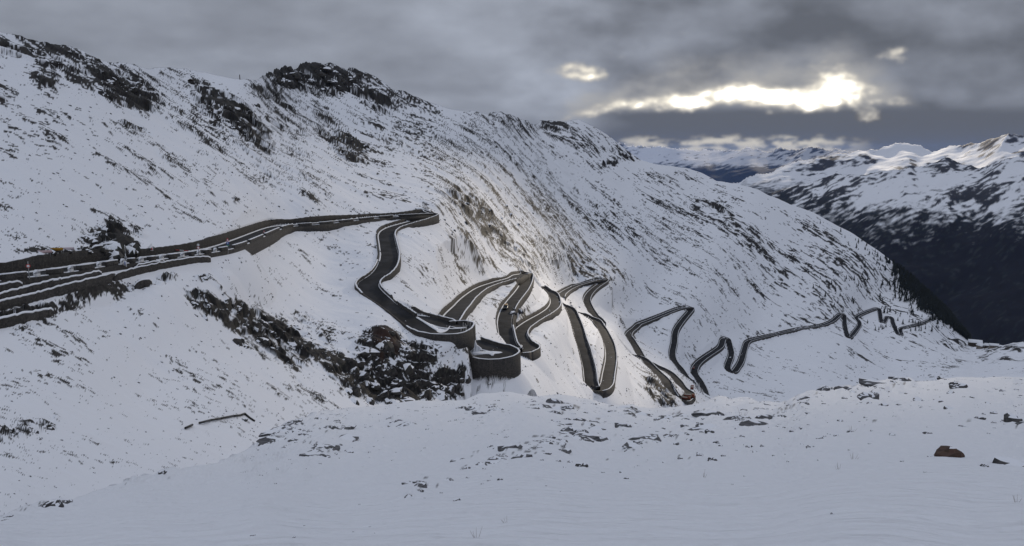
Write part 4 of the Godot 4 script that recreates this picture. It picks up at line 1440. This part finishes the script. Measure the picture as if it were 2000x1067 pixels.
func small_structures(slope: Sheet, near: Sheet) -> void:
	var brown := plain(0.05, 0.036, 0.026, 0.85)
	var pale := plain(0.2, 0.17, 0.14, 0.85)
	house(slope.seen(1905, 677), 1.15, Vector3(13, 9, 24), brown, "large house with a long snowy roof at the valley mouth")
	house(slope.seen(1917, 681), 0.3, Vector3(11, 6, 13), pale, "house with a broad snowy gable in front of the large one")
	house(slope.seen(1930, 679), 0.9, Vector3(9, 4, 12), brown, "low house with a snowy roof right of the broad gable")
	house(slope.seen(1942, 679), 1.2, Vector3(8, 4, 15), pale, "small house farthest right in the group at the valley mouth")
	# black pipe on the snow
	var line := [[362, 841], [376, 835], [390, 830], [410, 826], [430, 822], [455, 817], [470, 814], [478, 812], [488, 819], [497, 826]]
	var pts := []
	for q in line:
		pts.append(slope.seen(q[0], q[1]) + Vector3.UP * 0.18)
	var t := thing("pipe", "thin black pipe bent like a roof edge lying on the left snow slope", "pipe", pts[0])
	for i in pts.size() - 1:
		if i != 1:
			part("pipe_section", rod(pts[i] - pts[0], pts[i + 1] - pts[0], 0.12), plain(0.012, 0.012, 0.013, 0.6), t)
	# stakes of a snow fence by the hairpin over the cliff
	for k in 9:
		var p := slope.seen(900 + k * 1.9 + (k % 2) * 4.0, 655 - (k % 3) * 5.0 - k * 1.2)
		var o := lone("snow_stake", rod(Vector3(0, -0.4, 0), Vector3(0.1, 1.5, 0), 0.05), plain(0.55, 0.53, 0.5), "pale wooden stake in the cluster behind the hairpin over the cliff", "stake", "stakes of the snow fence behind the hairpin")
		o.position = p
	# steps of a snow fence above the highest bend
	for k in 5:
		var p := slope.seen(829 + k * 1.2, 401 + k * 4.0)
		t = thing("snow_fence", ["topmost", "second highest", "middle", "second lowest", "lowest"][k] + " row of the small snow fence above the highest bend", "fence", p, "rows of snow fence above the highest bend")
		for e in [-0.9, 0.0, 0.9]:
			part("post", rod(Vector3(e, -0.5, 0), Vector3(e, 1.0, 0), 0.05), brown, t)
		for y in [0.3, 0.6, 0.9]:
			part("rail", rod(Vector3(-1.1, y, 0.06), Vector3(1.1, y, 0.06), 0.045), brown, t)
	# on the left ridge
	t = thing("stone_hut", "tiny stone hut with a low wall below the left ridge", "hut", slope.seen(373, 165))
	t.scale = Vector3.ONE * 0.7
	part("wall", prism([[-1.6, -1.0], [-1.6, 2.0], [0.0, 2.9], [1.6, 2.0], [1.6, -1.0]], 2.6), masonry, t)
	part("roof", prism([[-1.9, 1.9], [0.0, 2.95], [1.9, 1.9], [1.9, 2.05], [0.0, 3.1], [-1.9, 2.05]], 3.0), brown, t)
	part("yard_wall", block(5.0, 0.9, 0.6), masonry, t).position = Vector3(3.8, -0.2, 0)
	var post := lone("summit_post", rod(Vector3(0, -0.6, 0), Vector3(0, 2.6, 0), 0.28, 6, 0.2), brown, "short dark post on the skyline of the left ridge", "post")
	post.position = slope.seen(468, 156)
	dry_plants(near)
	terraces(slope)

func dry_plants(near: Sheet) -> void:
	var straw := plain(0.14, 0.085, 0.05, 0.9)
	var rng := RandomNumberGenerator.new()
	rng.seed = 31
	var spots := [[1664, 846, "below the dark ledge at the right"], [1375, 934, "alone in the smooth snow at lower right"], [1665, 900, "left of the reddish brown boulder"], [988, 1022, "at the bottom edge near the middle"], [930, 1052, "lowest in the middle of the picture"], [1640, 918, "under the row of small dark rocks"], [1985, 985, "at the right border under the dark boulder"], [1450, 812, "on the crest right of the trucks"]]
	for q in spots:
		var t := thing("dry_plant", "few thin dry brown stalks " + q[2], "plant", near.seen(q[0], q[1]), "dry plants in the foreground snow")
		t.scale = Vector3.ONE * clampf(t.position.length() * 0.03, 0.2, 3.0)
		for k in 5:
			var a := rng.randf() * TAU
			var lean := Vector3(cos(a), 0, sin(a)) * rng.randf_range(0.02, 0.12)
			part("stalk", rod(lean * 0.8 - Vector3.UP * 0.05, lean * 2.2 + Vector3.UP * rng.randf_range(0.12, 0.3), 0.005, 5, 0.002), straw, t)

# Rough dry walls that step down the bank below the top road
func terraces(slope: Sheet) -> void:
	var rows := [[[-60, 585, 0, 573, 20, 569, 46, 563], "short top row of dry wall at the left border under the top road"], [[-60, 605, 0, 590, 45, 578, 93, 566, 130, 557], "thick dry wall under the parapet at far left"], [[96, 566, 135, 557, 169, 550, 203, 540], "thin dry wall below the third guard stone"],
		[[-60, 623, 0, 606, 45, 594, 84, 584, 140, 569, 197, 554, 235, 544], "long middle dry wall under the top road"], [[262, 532, 280, 528, 300, 524, 326, 518], "short upper dry wall below the round signs"], [[222, 549, 267, 536, 320, 524, 360, 517, 388, 512, 416, 511], "upper right dry wall ending below the blue sign"],
		[[-60, 655, 0, 640, 45, 630, 80, 623, 108, 616], "lowest dry wall at the left border"], [[262, 566, 280, 561, 298, 556], "short lowest dry wall in the middle of the bank"]]
	var rng := RandomNumberGenerator.new()
	rng.seed = 9
	for row in rows:
		var line: Array = row[0]
		var body := []
		var cap := []
		var x: float = line[0]
		var first := slope.seen(x, line_at(line, x))
		while x <= line[line.size() - 2]:
			var p := Vector3.ZERO
			for e in [-9.0, -6.0, -3.0, 0.0, 3.0, 6.0, 9.0]:
				p += slope.seen(x + e, line_at(line, x + e)) / 7.0
			var h := rng.randf_range(0.85, 1.0) * minf(1.0, 0.45 + 0.06 * minf(x - line[0], line[line.size() - 2] - x))
			var o := Vector3(p.x, 0, p.z).normalized()
			body.append(PackedVector3Array([p - o * (0.5 + rng.randf_range(0, 0.15)) - Vector3.UP * 1.0 - first, p - o * 0.35 + Vector3.UP * h - first, p + o * 0.4 + Vector3.UP * h - first, p + o * 0.6 - Vector3.UP * 1.0 - first]))
			cap.append(PackedVector3Array([p - o * 0.30 + Vector3.UP * (h + 0.004) - first, p - o * 0.2 + Vector3.UP * (h + 0.12) - first, p + o * 0.5 + Vector3.UP * (h + 0.14) - first, p + o * 0.9 + Vector3.UP * (h - 0.05) - first]))
			x += 5.0
		var t := thing("dry_stone_wall", row[1], "wall", first, "dry stone walls on the bank below the top road")
		part("stonework", strip(body, true), masonry, t)
		part("snow_cap", strip(cap, true), cap_mat, t)
